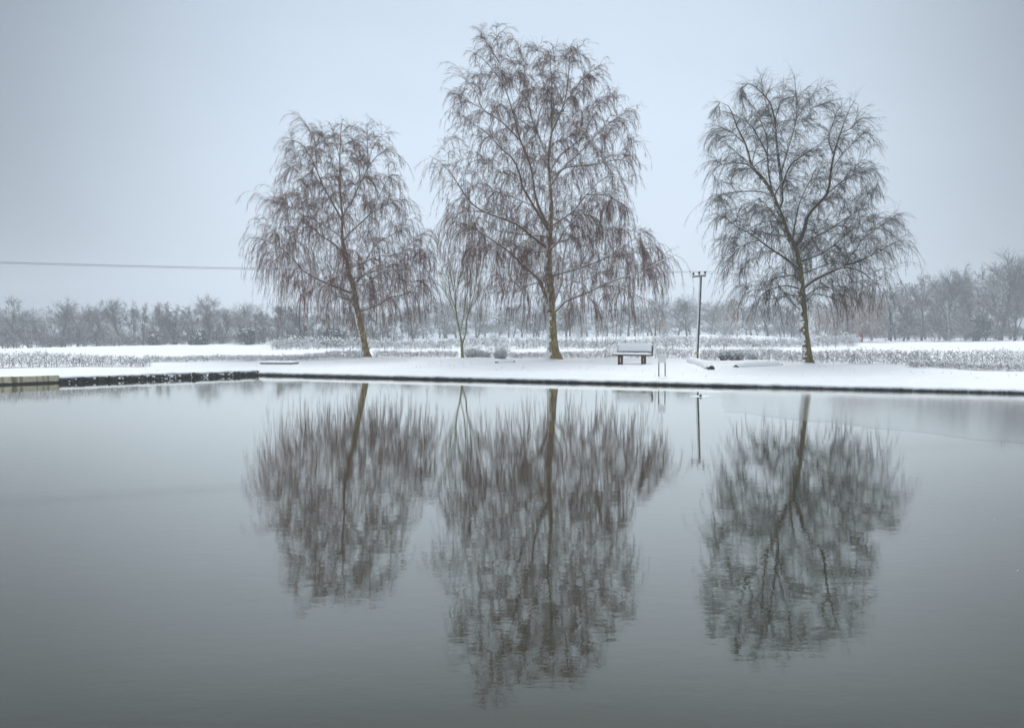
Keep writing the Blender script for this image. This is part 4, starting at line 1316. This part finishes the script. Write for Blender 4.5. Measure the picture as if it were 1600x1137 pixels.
# evergreen shrub and the red and white ornament by the pole
M_LEAF = snowy('dark_evergreen_leaf', [(.35, (.014, .024, .016)), (.65, (.04, .062, .042))], scale=9, snow_dir=(-.25, -.1, 1), lo=.72, hi=.9, flecks=1.2, fleck_scale=14, rough=.6)
M_LEAF_S = snowy('snowy_evergreen_leaf', [(.35, (.025, .040, .026)), (.65, (.07, .10, .065))], scale=9, snow_dir=(-.25, -.2, 1), lo=.15, hi=.45, flecks=1.2, fleck_scale=14, rough=.6)
def leafy(name, label, px, d, w, h, seed, n=900, size=.055, group=None, blobs=5, snow=160, cat='shrub', clump=.05, mat=None):
    r = np.random.default_rng(seed)
    c = on_ground(px, d)
    root = thing(name, label, cat, c, group)
    g = Geo()
    ns = 40
    st = np.column_stack([r.normal(0, w * .08, ns), r.normal(0, w * .08, ns), np.full(ns, -.04)])
    sn = grow(st, np.column_stack([r.normal(0, .5, ns), r.normal(0, .5, ns), np.ones(ns)]), h * r.uniform(.5, 1.0, ns), 6, .1, .1, 1, r)
    v, q = tubes(sn, taper(ns, 6, .014 * h + .004, .004), 4); g.add(v, q)
    put('stems', g.mesh('stems', M_LOG), root, kind='stuff')
    cen = np.column_stack([r.uniform(-.5, .5, blobs) * w, r.uniform(-.5, .5, blobs) * w, r.uniform(.25, .8, blobs) * h])
    b0 = r.integers(0, blobs, n)
    dirs = norm(r.normal(0, 1, (n, 3)))
    rad = np.minimum(w, h) * .33
    pos = cen[b0] + dirs * (rad * r.uniform(.35, 1.0, n) ** .5)[:, None] * np.array([1, 1, .85])
    pos[:, 2] = np.maximum(pos[:, 2], .03)
    fw = norm(dirs + r.normal(0, .6, (n, 3)) + np.array([0, 0, -.1]))
    sd_ = norm(np.cross(fw, r.normal(0, 1, (n, 3))))
    up_ = np.cross(fw, sd_)
    sz = size * r.uniform(.6, 1.4, n)
    v = np.stack([pos - fw * sz[:, None], pos + sd_ * (sz * .42)[:, None] + up_ * (sz * .1)[:, None], pos + fw * sz[:, None], pos - sd_ * (sz * .42)[:, None] + up_ * (sz * .1)[:, None]], 1)
    g = Geo(); i4 = np.arange(n * 4).reshape(n, 4)
    g.add(v.reshape(-1, 3), i4)
    put('leaves', g.mesh('leaves', mat or M_LEAF, (0, 0, 0), False), root, kind='stuff')
    j = r.integers(0, n, snow * 3)
    j = j[(dirs[j, 2] > .25) & (pos[j, 2] > .45 * h)][:snow]
    g = Geo(); clumps(g, pos[j] + np.array([0, 0, size * .2]), r.uniform(.5, 1.3, len(j)) * clump, r)
    put('lying_snow', g.mesh('lying_snow', M_SNOW), root, kind='stuff')
    return root
leafy('evergreen_shrub', 'snow laden evergreen shrub with drooping dark leaves by the pole', 1130, 43.2, .75, .62, 51, n=360, size=.07, blobs=7, snow=330, clump=.05, mat=M_LEAF_S)
shrub('bare_shrub', 'bare twiggy shrub right beside the evergreen shrub and red ornament', 1152, 43.6, 1.0, .62, 52, mat=M_HEDGE, n=160, snow=120, spread=.7)
shrub('dry_plant', 'small yellowish frosted plant between the bare shrub and half buried log', 1177, 43.4, .6, .42, 53, mat=M_SHRUB, n=110, snow=90)
M_RED = plain('red_plastic', (.38, .05, .07), .4)
M_WHITE = plain('white_plastic', (.75, .74, .74), .4)
oc = on_ground(1133, 43.0)
orn = thing('hooked_ornament', 'small red and white hooked ornament standing up out of the evergreen shrub', 'ornament', oc)
pth = [(0, 0, -.1), (-.02, 0, .25), (-.03, 0, .5), (-.055, 0, .66), (-.07, 0, .75), (-.05, 0, .84), (.0, 0, .88), (.05, 0, .85), (.075, 0, .77), (.07, 0, .70)]
nn = spline(pth, 46)
for k in range(15):
    g = Geo(); tube(g, nn[k * 3:k * 3 + 4], .028, 8)
    part('stripe', g, M_RED if k % 2 else M_WHITE, orn, 0, True)

# ------------------------------------------------------------------ background trees
M_FAR = snowy('frosted_far_bark', [(.35, (.026, .023, .020)), (.65, (.072, .060, .050))], scale=2, snow_dir=(-.3, -.2, .9), lo=.60, hi=.98, flecks=1.4, fleck_scale=2.2)
M_FAR_B = snowy('brown_far_bark', [(.35, (.15, .055, .020)), (.65, (.27, .12, .055))], scale=2, snow_dir=(-.3, -.2, .9), lo=.45, hi=.8, flecks=1.2, fleck_scale=2.2)
M_FAR_P = snowy('reddish_far_bark', [(.35, (.028, .018, .015)), (.65, (.065, .043, .036))], scale=2, snow_dir=(-.3, -.2, .9), lo=.4, hi=.8, flecks=1.2, fleck_scale=2.2)
M_FAR_O = snowy('olive_far_bark', [(.35, (.052, .052, .034)), (.65, (.11, .108, .075))], scale=2, snow_dir=(-.3, -.2, .9), lo=.35, hi=.7, flecks=1.2, fleck_scale=2.2)
M_FAR_S = snowy('snowed_over_bark', [(.35, (.09, .09, .09)), (.65, (.16, .16, .16))], scale=2, snow_dir=(-.4, -.3, .8), lo=-.3, hi=.2, flecks=1.0, fleck_scale=3)

def far_tree(kind, seed):
    """unit tree: height 1, crown width about `wd`; returns trunk and crown vertices."""
    r = np.random.default_rng(seed)
    H = 10.0
    cfg = dict(n1=16, t0=.25, ang=(.55, .95), l1=.42, n2=11, l2=.38, n3=7, l3=.22, grav=.05, up=.25, lean=.03, tr=.17, stems=1, l2g=0.0, l3g=0.0, tw=.015)
    cfg.update({
        'round': {},
        'fan': dict(t0=.12, ang=(.35, .8), l1=.55, n1=18, tr=.15),
        'narrow': dict(ang=(.3, .6), l1=.24, t0=.2, n1=18, n2=8, tr=.12),
        'tall': dict(t0=.42, ang=(.6, 1.1), l1=.30, n1=16, lean=.05, tr=.15),
        'multi': dict(stems=4, t0=.35, l1=.22, n1=7, n2=9, tr=.10),
        'oak': dict(t0=.28, ang=(.5, 1.05), l1=.46, n1=17, n2=14, n3=8, up=.15, tr=.26),
        'willow': dict(t0=.10, ang=(.35, .95), l1=.55, n1=24, n2=14, n3=9, l3=.36, up=.15, l2g=.35, l3g=2.6, tr=.24),
        'bush': dict(t0=.02, ang=(.3, 1.1), l1=.7, n1=24, n2=9, n3=6, tr=.05),
        'scrub': dict(t0=.02, ang=(.3, 1.1), l1=.75, n1=13, n2=5, n3=5, tr=.06, tw=.06),
        'wood': dict(n1=13, n2=8, n3=5, tw=.034, t0=.12),
        'snag': dict(t0=.45, ang=(.4, .9), l1=.35, n1=6, n2=5, n3=3, tr=.16),
    }[kind])
    tg_ = Geo(); cg = Geo()
    SNs, SRs = [], []
    for k in range(cfg['stems']):
        dd = np.array([[r.normal(0, cfg['lean']), r.normal(0, cfg['lean']), 1]]) if cfg['stems'] == 1 else np.array([[r.uniform(-.28, .28), r.uniform(-.28, .28), 1]])
        s0 = np.array([[r.normal(0, .02) * (cfg['stems'] > 1) * 5, r.normal(0, .02) * (cfg['stems'] > 1) * 5, -.15]])
        hh = H * (.92 if cfg['stems'] == 1 else r.uniform(.75, .97))
        if kind in ('fan', 'willow', 'oak', 'bush', 'round', 'scrub', 'wood'):
            hh = H * {'fan': .62, 'willow': .6, 'oak': .75, 'bush': .35, 'round': .82, 'scrub': .35, 'wood': .8}[kind]
        nn = grow(s0, dd, hh, 12, .05, 0, 1, r)
        rr = taper(1, 12, cfg['tr'], .02, .8)
        v, q = tubes(nn, rr, 7); tg_.add(v, q)
        SNs.append(nn[0]); SRs.append(rr[0])
    S, SR_ = np.array(SNs), np.array(SRs)
    t = np.sort(r.uniform(cfg['t0'], .99, (len(S), cfg['n1'])), 1)
    p, tg, rr = sample(S, SR_, t)
    p, tg, rr, tf = p.reshape(-1, 3), tg.reshape(-1, 3), rr.reshape(-1), t.reshape(-1)
    d = fan(tg, r.uniform(*cfg['ang'], len(p)) * (1.1 - .5 * tf), r)
    L1 = grow(p, d, H * cfg['l1'] * (1.15 - .6 * tf) * r.uniform(.7, 1.2, len(p)), 8, .10, -cfg['up'], 1, r)
    R1 = taper(len(p), 8, np.minimum(rr * .6, .075), .012, .8)
    v, q = tubes(L1, R1, 4); cg.add(v, q)
    p, tg, rr = sample(L1, R1, np.sort(r.uniform(.15, 1, (len(L1), cfg['n2'])), 1))
    p, tg, rr = p.reshape(-1, 3), tg.reshape(-1, 3), rr.reshape(-1)
    L2 = grow(p, fan(tg, r.uniform(.4, .9, len(p)), r), H * cfg['l1'] * cfg['l2'] * r.uniform(.6, 1.2, len(p)), 5, .13, -.1 + cfg['l2g'], 1, r)
    R2 = taper(len(p), 5, np.minimum(rr * .6, .024), .011)
    v, q = tubes(L2, R2, 3); cg.add(v, q)
    p, tg, rr = sample(L2, R2, r.uniform(.15, 1, (len(L2), cfg['n3'])))
    p, tg = p.reshape(-1, 3), tg.reshape(-1, 3)
    L3 = grow(p, fan(tg, r.uniform(.3, .9, len(p)), r), H * cfg['l1'] * cfg['l3'] * r.uniform(.5, 1.2, len(p)), 3 if cfg['l3g'] else 2, .12, -.05 + cfg['l3g'], 1, r)
    v, q = tubes(L3, taper(len(p), L3.shape[1], cfg['tw'], cfg['tw'] * .55), 3); cg.add(v, q)
    allv = np.concatenate(cg.v)
    top = np.percentile(allv[:, 2], 99.7)
    wid = np.percentile(np.abs(allv[:, 0]), 98) * 2
    return tg_, cg, top, wid

FAR = {}
MATS = {'g': M_FAR, 'b': M_FAR_B, 'p': M_FAR_P, 'o': M_FAR_O, 's': M_FAR_S}
def far_data(kind, var, mk):
    if (kind, var) not in FAR:
        FAR[(kind, var)] = [far_tree(kind, 100 + hash_kind(kind) * 10 + var), {}]
    (tg_, cg, top, wid), ms = FAR[(kind, var)]
    if mk not in ms:
        ms[mk] = (tg_.mesh('trunk', MATS[mk]), cg.mesh('crown', MATS[mk]))
    return ms[mk][0], ms[mk][1], top, wid
KINDS = ['round', 'fan', 'narrow', 'tall', 'multi', 'oak', 'willow', 'bush', 'snag', 'scrub', 'wood']
def hash_kind(k):
    return KINDS.index(k)
def place_tree(px, ytop, d, wpx, kind, var, mk, label, name='bare_tree', group='hazy trees beyond the field', cat='tree', base_z=None, rot=None):
    tm, cm, top, wid = far_data(kind, var, mk)
    c = on_ground(px, d)
    ht = P(px, ytop, d)[2] - c[2]
    s = FPX / d
    root = thing(name, label, cat, c, group)
    sz = ht / top
    sx = (wpx / s) / wid
    sx = min(max(sx, sz * .55), sz * 1.7)
    root.scale = (sx, sx, sz)
    root.rotation_euler = (0, 0, (var * 1.3 + px * .37) % 6.28 if rot is None else rot)
    put('trunk', tm, root); put('crown', cm, root)
    return root
TREES = [
    # px, top y, distance, width px, kind, variant, material, label
    (22, 463, 122, 44, 'tall', 0, 'g', 'tall airy bare tree nearest the left edge of the far tree line'),
    (47, 479, 120, 30, 'round', 0, 'g', 'thin bare tree just right of the leftmost airy tree'),
    (-22, 480, 122, 60, 'round', 1, 'g', 'bare tree cut by the left edge of the picture'),
    (97, 466, 118, 66, 'fan', 0, 'g', 'broadest dome crowned bare tree of the far left tree line'),
    (66, 488, 116, 34, 'bush', 0, 'o', 'olive tinted low bushy tree left of the broad dome crown'),
    (131, 474, 124, 34, 'round', 2, 'g', 'pale bare tree hidden half behind the broad dome crown'),
    (154, 480, 115, 42, 'round', 3, 'p', 'dark reddish round tree on a thin stem, far left tree line'),
    (149, 469, 130, 30, 'tall', 1, 'g', 'faint bare treetop rising behind the dark reddish round tree'),
    (186, 466, 126, 40, 'oak', 0, 'g', 'open crowned grey tree right of the dark reddish tree'),
    (207, 470, 128, 28, 'multi', 0, 'g', 'thin forked grey tree left of the two narrow trees'),
    (223, 472, 119, 16, 'narrow', 0, 'g', 'narrow columnar bare tree, left one of a close pair'),
    (237, 472, 119, 26, 'tall', 2, 'p', 'narrow tree with bent dark trunk, right one of a close pair'),
    (258, 484, 126, 26, 'round', 0, 'g', 'small pale tree between the narrow pair and the many stemmed tree'),
    (276, 473, 120, 44, 'multi', 1, 'g', 'many stemmed tall thin tree left of the left evergreen bush'),
    (300, 480, 127, 30, 'round', 1, 'g', 'faint pale tree behind the left evergreen bush'),
    (326, 462, 123, 62, 'oak', 1, 'g', 'broad rounded tree standing highest above the left evergreen bush'),
    (352, 480, 127, 34, 'fan', 1, 'g', 'low pale tree between the two evergreen bushes'),
    (383, 470, 124, 50, 'fan', 2, 'o', 'olive fan shaped tree above the right evergreen bush'),
    (413, 484, 120, 40, 'round', 2, 'g', 'frosted bare tree left of the leaning birch twig curtains'),
    (432, 474, 104, 36, 'round', 3, 'p', 'dark tree seen through the outer twigs of the leaning birch'),
    (472, 486, 112, 60, 'oak', 2, 'g', 'wide grey tree behind the hanging twigs left of the leaning trunk'),
    (512, 476, 108, 60, 'round', 0, 'o', 'greenish tree close behind the leaning birch trunk, on its left'),
    (560, 482, 112, 56, 'fan', 0, 'g', 'grey tree directly behind the leaning birch trunk'),
    (606, 486, 110, 60, 'round', 1, 'o', 'olive tree behind the twig curtain right of the leaning trunk'),
    (645, 478, 126, 50, 'oak', 0, 'g', 'grey tree just left of the young green stemmed tree'),
    (695, 462, 150, 80, 'round', 2, 'o', 'far greenish dome of a tree behind the young tree, left half'),
    (745, 462, 150, 80, 'fan', 2, 'o', 'far greenish dome of a tree behind the young tree, right half'),
    (795, 476, 145, 60, 'round', 3, 'g', 'hazy tree behind the frosted bushes left of the tallest birch'),
    (838, 474, 148, 50, 'oak', 1, 'g', 'hazy tree seen just left of the tallest birch trunk'),
    (890, 476, 148, 56, 'fan', 1, 'g', 'hazy tree seen just right of the tallest birch trunk'),
    (935, 478, 150, 56, 'round', 0, 'o', 'hazy olive tree behind the low right branches of the tallest birch'),
    (982, 474, 150, 54, 'oak', 2, 'g', 'hazy tree above the bench'),
    (1024, 464, 148, 44, 'round', 1, 'g', 'rounded hazy tree above the notice board'),
    (1035, 497, 128, 40, 'bush', 1, 'b', 'low brownish bushy tree left of the pole'),
    (1073, 460, 138, 76, 'fan', 0, 'g', 'spreading tree with a clear slanting trunk just left of the pole'),
    (1112, 468, 170, 40, 'round', 2, 'g', 'faint distant tree just right of the pole'),
    (1152, 463, 136, 76, 'round', 3, 'b', 'brownish round tree between the pole and the olive birch'),
    (1200, 474, 145, 56, 'oak', 0, 'g', 'hazy tree behind the low left branches of the olive birch'),
    (1237, 476, 150, 44, 'fan', 1, 'g', 'hazy tree just left of the olive birch trunk'),
    (1290, 474, 150, 56, 'round', 0, 'g', 'hazy tree just right of the olive birch trunk'),
    (1345, 450, 112, 100, 'willow', 0, 'b', 'rounded weeping willow with pale orange brown twigs by the far field', ),
    (1392, 455, 128, 54, 'round', 1, 'g', 'bare tree between the brown willow and the flat topped tree'),
    (1412, 470, 120, 40, 'oak', 1, 'g', 'low bare tree in front, just right of the brown willow'),
    (1440, 428, 126, 58, 'tall', 3, 'g', 'tall straight tree with a flat topped crown right of the willow'),
    (1478, 419, 130, 58, 'oak', 0, 'g', 'tall open crowned tree behind the snow white dead tree'),
    (1508, 430, 128, 46, 'round', 2, 'g', 'tall rounded tree between open crown and darker twin tree'),
    (1485, 461, 127, 22, 'snag', 0, 's', 'snow white dead tree with forked top in the right wood'),
    (1527, 424, 126, 44, 'round', 3, 'p', 'dark narrow crowned tree left of the biggest oak'),
    (1563, 393, 122, 104, 'oak', 2, 'g', 'biggest, highest spreading oak of the right wood'),
    (1600, 402, 124, 70, 'oak', 1, 'p', 'tall dark tree cut by the right edge of the picture'),
    (1640, 398, 124, 90, 'oak', 0, 'g', 'tall tree outside the right edge, only its twigs reaching in'),
    (1540, 462, 116, 50, 'multi', 2, 'g', 'thin many stemmed tree under the biggest oak'),
    (1585, 455, 114, 50, 'multi', 0, 'g', 'thin many stemmed tree at right edge under the dark tree'),
    (1460, 480, 116, 44, 'bush', 0, 'g', 'low bushy tree at the foot of the flat topped tree'),
    (1510, 484, 114, 50, 'bush', 1, 'p', 'dark low bushy tree right of the snow white dead tree'),
    (908, 503, 96, 30, 'fan', 2, 's', 'little snow covered tree behind the far hedge left of bench'),
    (1040, 508, 98, 24, 'fan', 0, 's', 'little snow covered tree behind the far hedge above the notice board'),
    (1137, 500, 96, 36, 'fan', 1, 's', 'little snow covered tree behind the far hedge right of the pole'),
    (776, 519, 94, 20, 'fan', 2, 's', 'tiny snow covered tree standing above the frosted bushes'),
]
for t_ in TREES:
    place_tree(*t_)
# evergreen clumps in the left tree line
EG = 'dark evergreens of the far left tree line'
def evergreen(label, px, ytop, ybase_d, wpx, seed):
    d = ybase_d
    c = on_ground(px, d)
    h = P(px, ytop, d)[2] - c[2]
    return leafy('evergreen_bush', label, px, d, wpx / (FPX / d) * .75, h * .95, seed, n=3000, size=.24, group=EG, blobs=12, snow=150, clump=.13)
evergreen('round dark evergreen bush, left of the two under the far trees', 313, 517, 112, 27, 61)
evergreen('dark evergreen bush with a snow cap, right of the two', 388, 508, 112, 24, 62)
evergreen('grey green ivy covered bush below the close narrow pair of trees', 242, 519, 113, 26, 63)
evergreen('small dark evergreen seen below the leaning birch, left of its trunk', 520, 508, 106, 30, 64)
evergreen('dark evergreen far in the right wood, under the dark twin tree', 1525, 478, 117, 36, 65)

# far woodland, one fading mass of twigs
def mass(name, spots, kinds, mat, seed):
    r = np.random.default_rng(seed)
    g = Geo()
    for px, ytop, d, w in spots:
        kind, var = kinds[r.integers(len(kinds))]
        far_data(kind, var, 'g')
        (tg_, cg, top, wid), _ = FAR[(kind, var)]
        c = on_ground(px, d)
        ht = P(px, ytop, d)[2] - c[2]
        sz = ht / top; sx = min(max(w / (FPX / d) / wid, sz * .5), sz * 2.2)
        a = r.uniform(0, 6.28)
        for gg in (tg_, cg):
            v = np.concatenate(gg.v) * np.array([sx, sx, sz])
            v = np.column_stack([v[:, 0] * math.cos(a) - v[:, 1] * math.sin(a), v[:, 0] * math.sin(a) + v[:, 1] * math.cos(a), v[:, 2]]) + c
            g.add(v, np.concatenate(gg.p[4]))
    put(name, g.mesh(name, mat), kind='stuff', label='fading mass of bare twigs along the far edge of the fields', category='woodland')
spots = []
r_ = np.random.default_rng(77)
for px in np.arange(-80, 1700, 19):
    left = px < 640
    right = px > 1320
    d = r_.uniform(130, 146) if left else (r_.uniform(140, 150) if right else r_.uniform(172, 200))
    yt = r_.uniform(476, 498) if left else (r_.uniform(432, 462) - (px > 1500) * 22 if right else r_.uniform(470, 482))
    spots.append((px + r_.uniform(-10, 10), yt, d, r_.uniform(50, 80)))
mass('far_woodland', spots, [('wood', 0), ('wood', 1), ('wood', 2)], M_FAR, 78)
spots = []
for px in np.arange(-60, 640, 8):
    spots.append((px + r_.uniform(-5, 5), r_.uniform(505, 528), r_.uniform(112, 122), r_.uniform(22, 44)))
for px in np.arange(1325, 1680, 8):
    spots.append((px + r_.uniform(-5, 5), r_.uniform(494, 515), r_.uniform(116, 128), r_.uniform(24, 50)))
for px in np.arange(640, 1325, 16):
    spots.append((px + r_.uniform(-5, 5), r_.uniform(500, 515), r_.uniform(140, 165), r_.uniform(30, 60)))
mass('undergrowth', spots, [('scrub', 0), ('scrub', 1), ('scrub', 2)], M_FAR, 79)

# ------------------------------------------------------------------ haze
m = bpy.data.materials.new('snowy_haze')
m.use_nodes = True
nt = m.node_tree
nt.nodes.clear()
o_ = nt.nodes.new('ShaderNodeOutputMaterial')
pv_ = nt.nodes.new('ShaderNodeVolumePrincipled')
pv_.inputs['Color'].default_value = (.90, .95, 1.0, 1)
pv_.inputs['Density'].default_value = .0023
pv_.inputs['Anisotropy'].default_value = 0.0
nt.links.new(pv_.outputs['Volume'], o_.inputs['Volume'])
g = Geo(); box(g, (0, 85, 10.3), (620, 470, 24.0))
put('haze', g.mesh('haze', m, (0, 0, 0), False), kind='stuff')
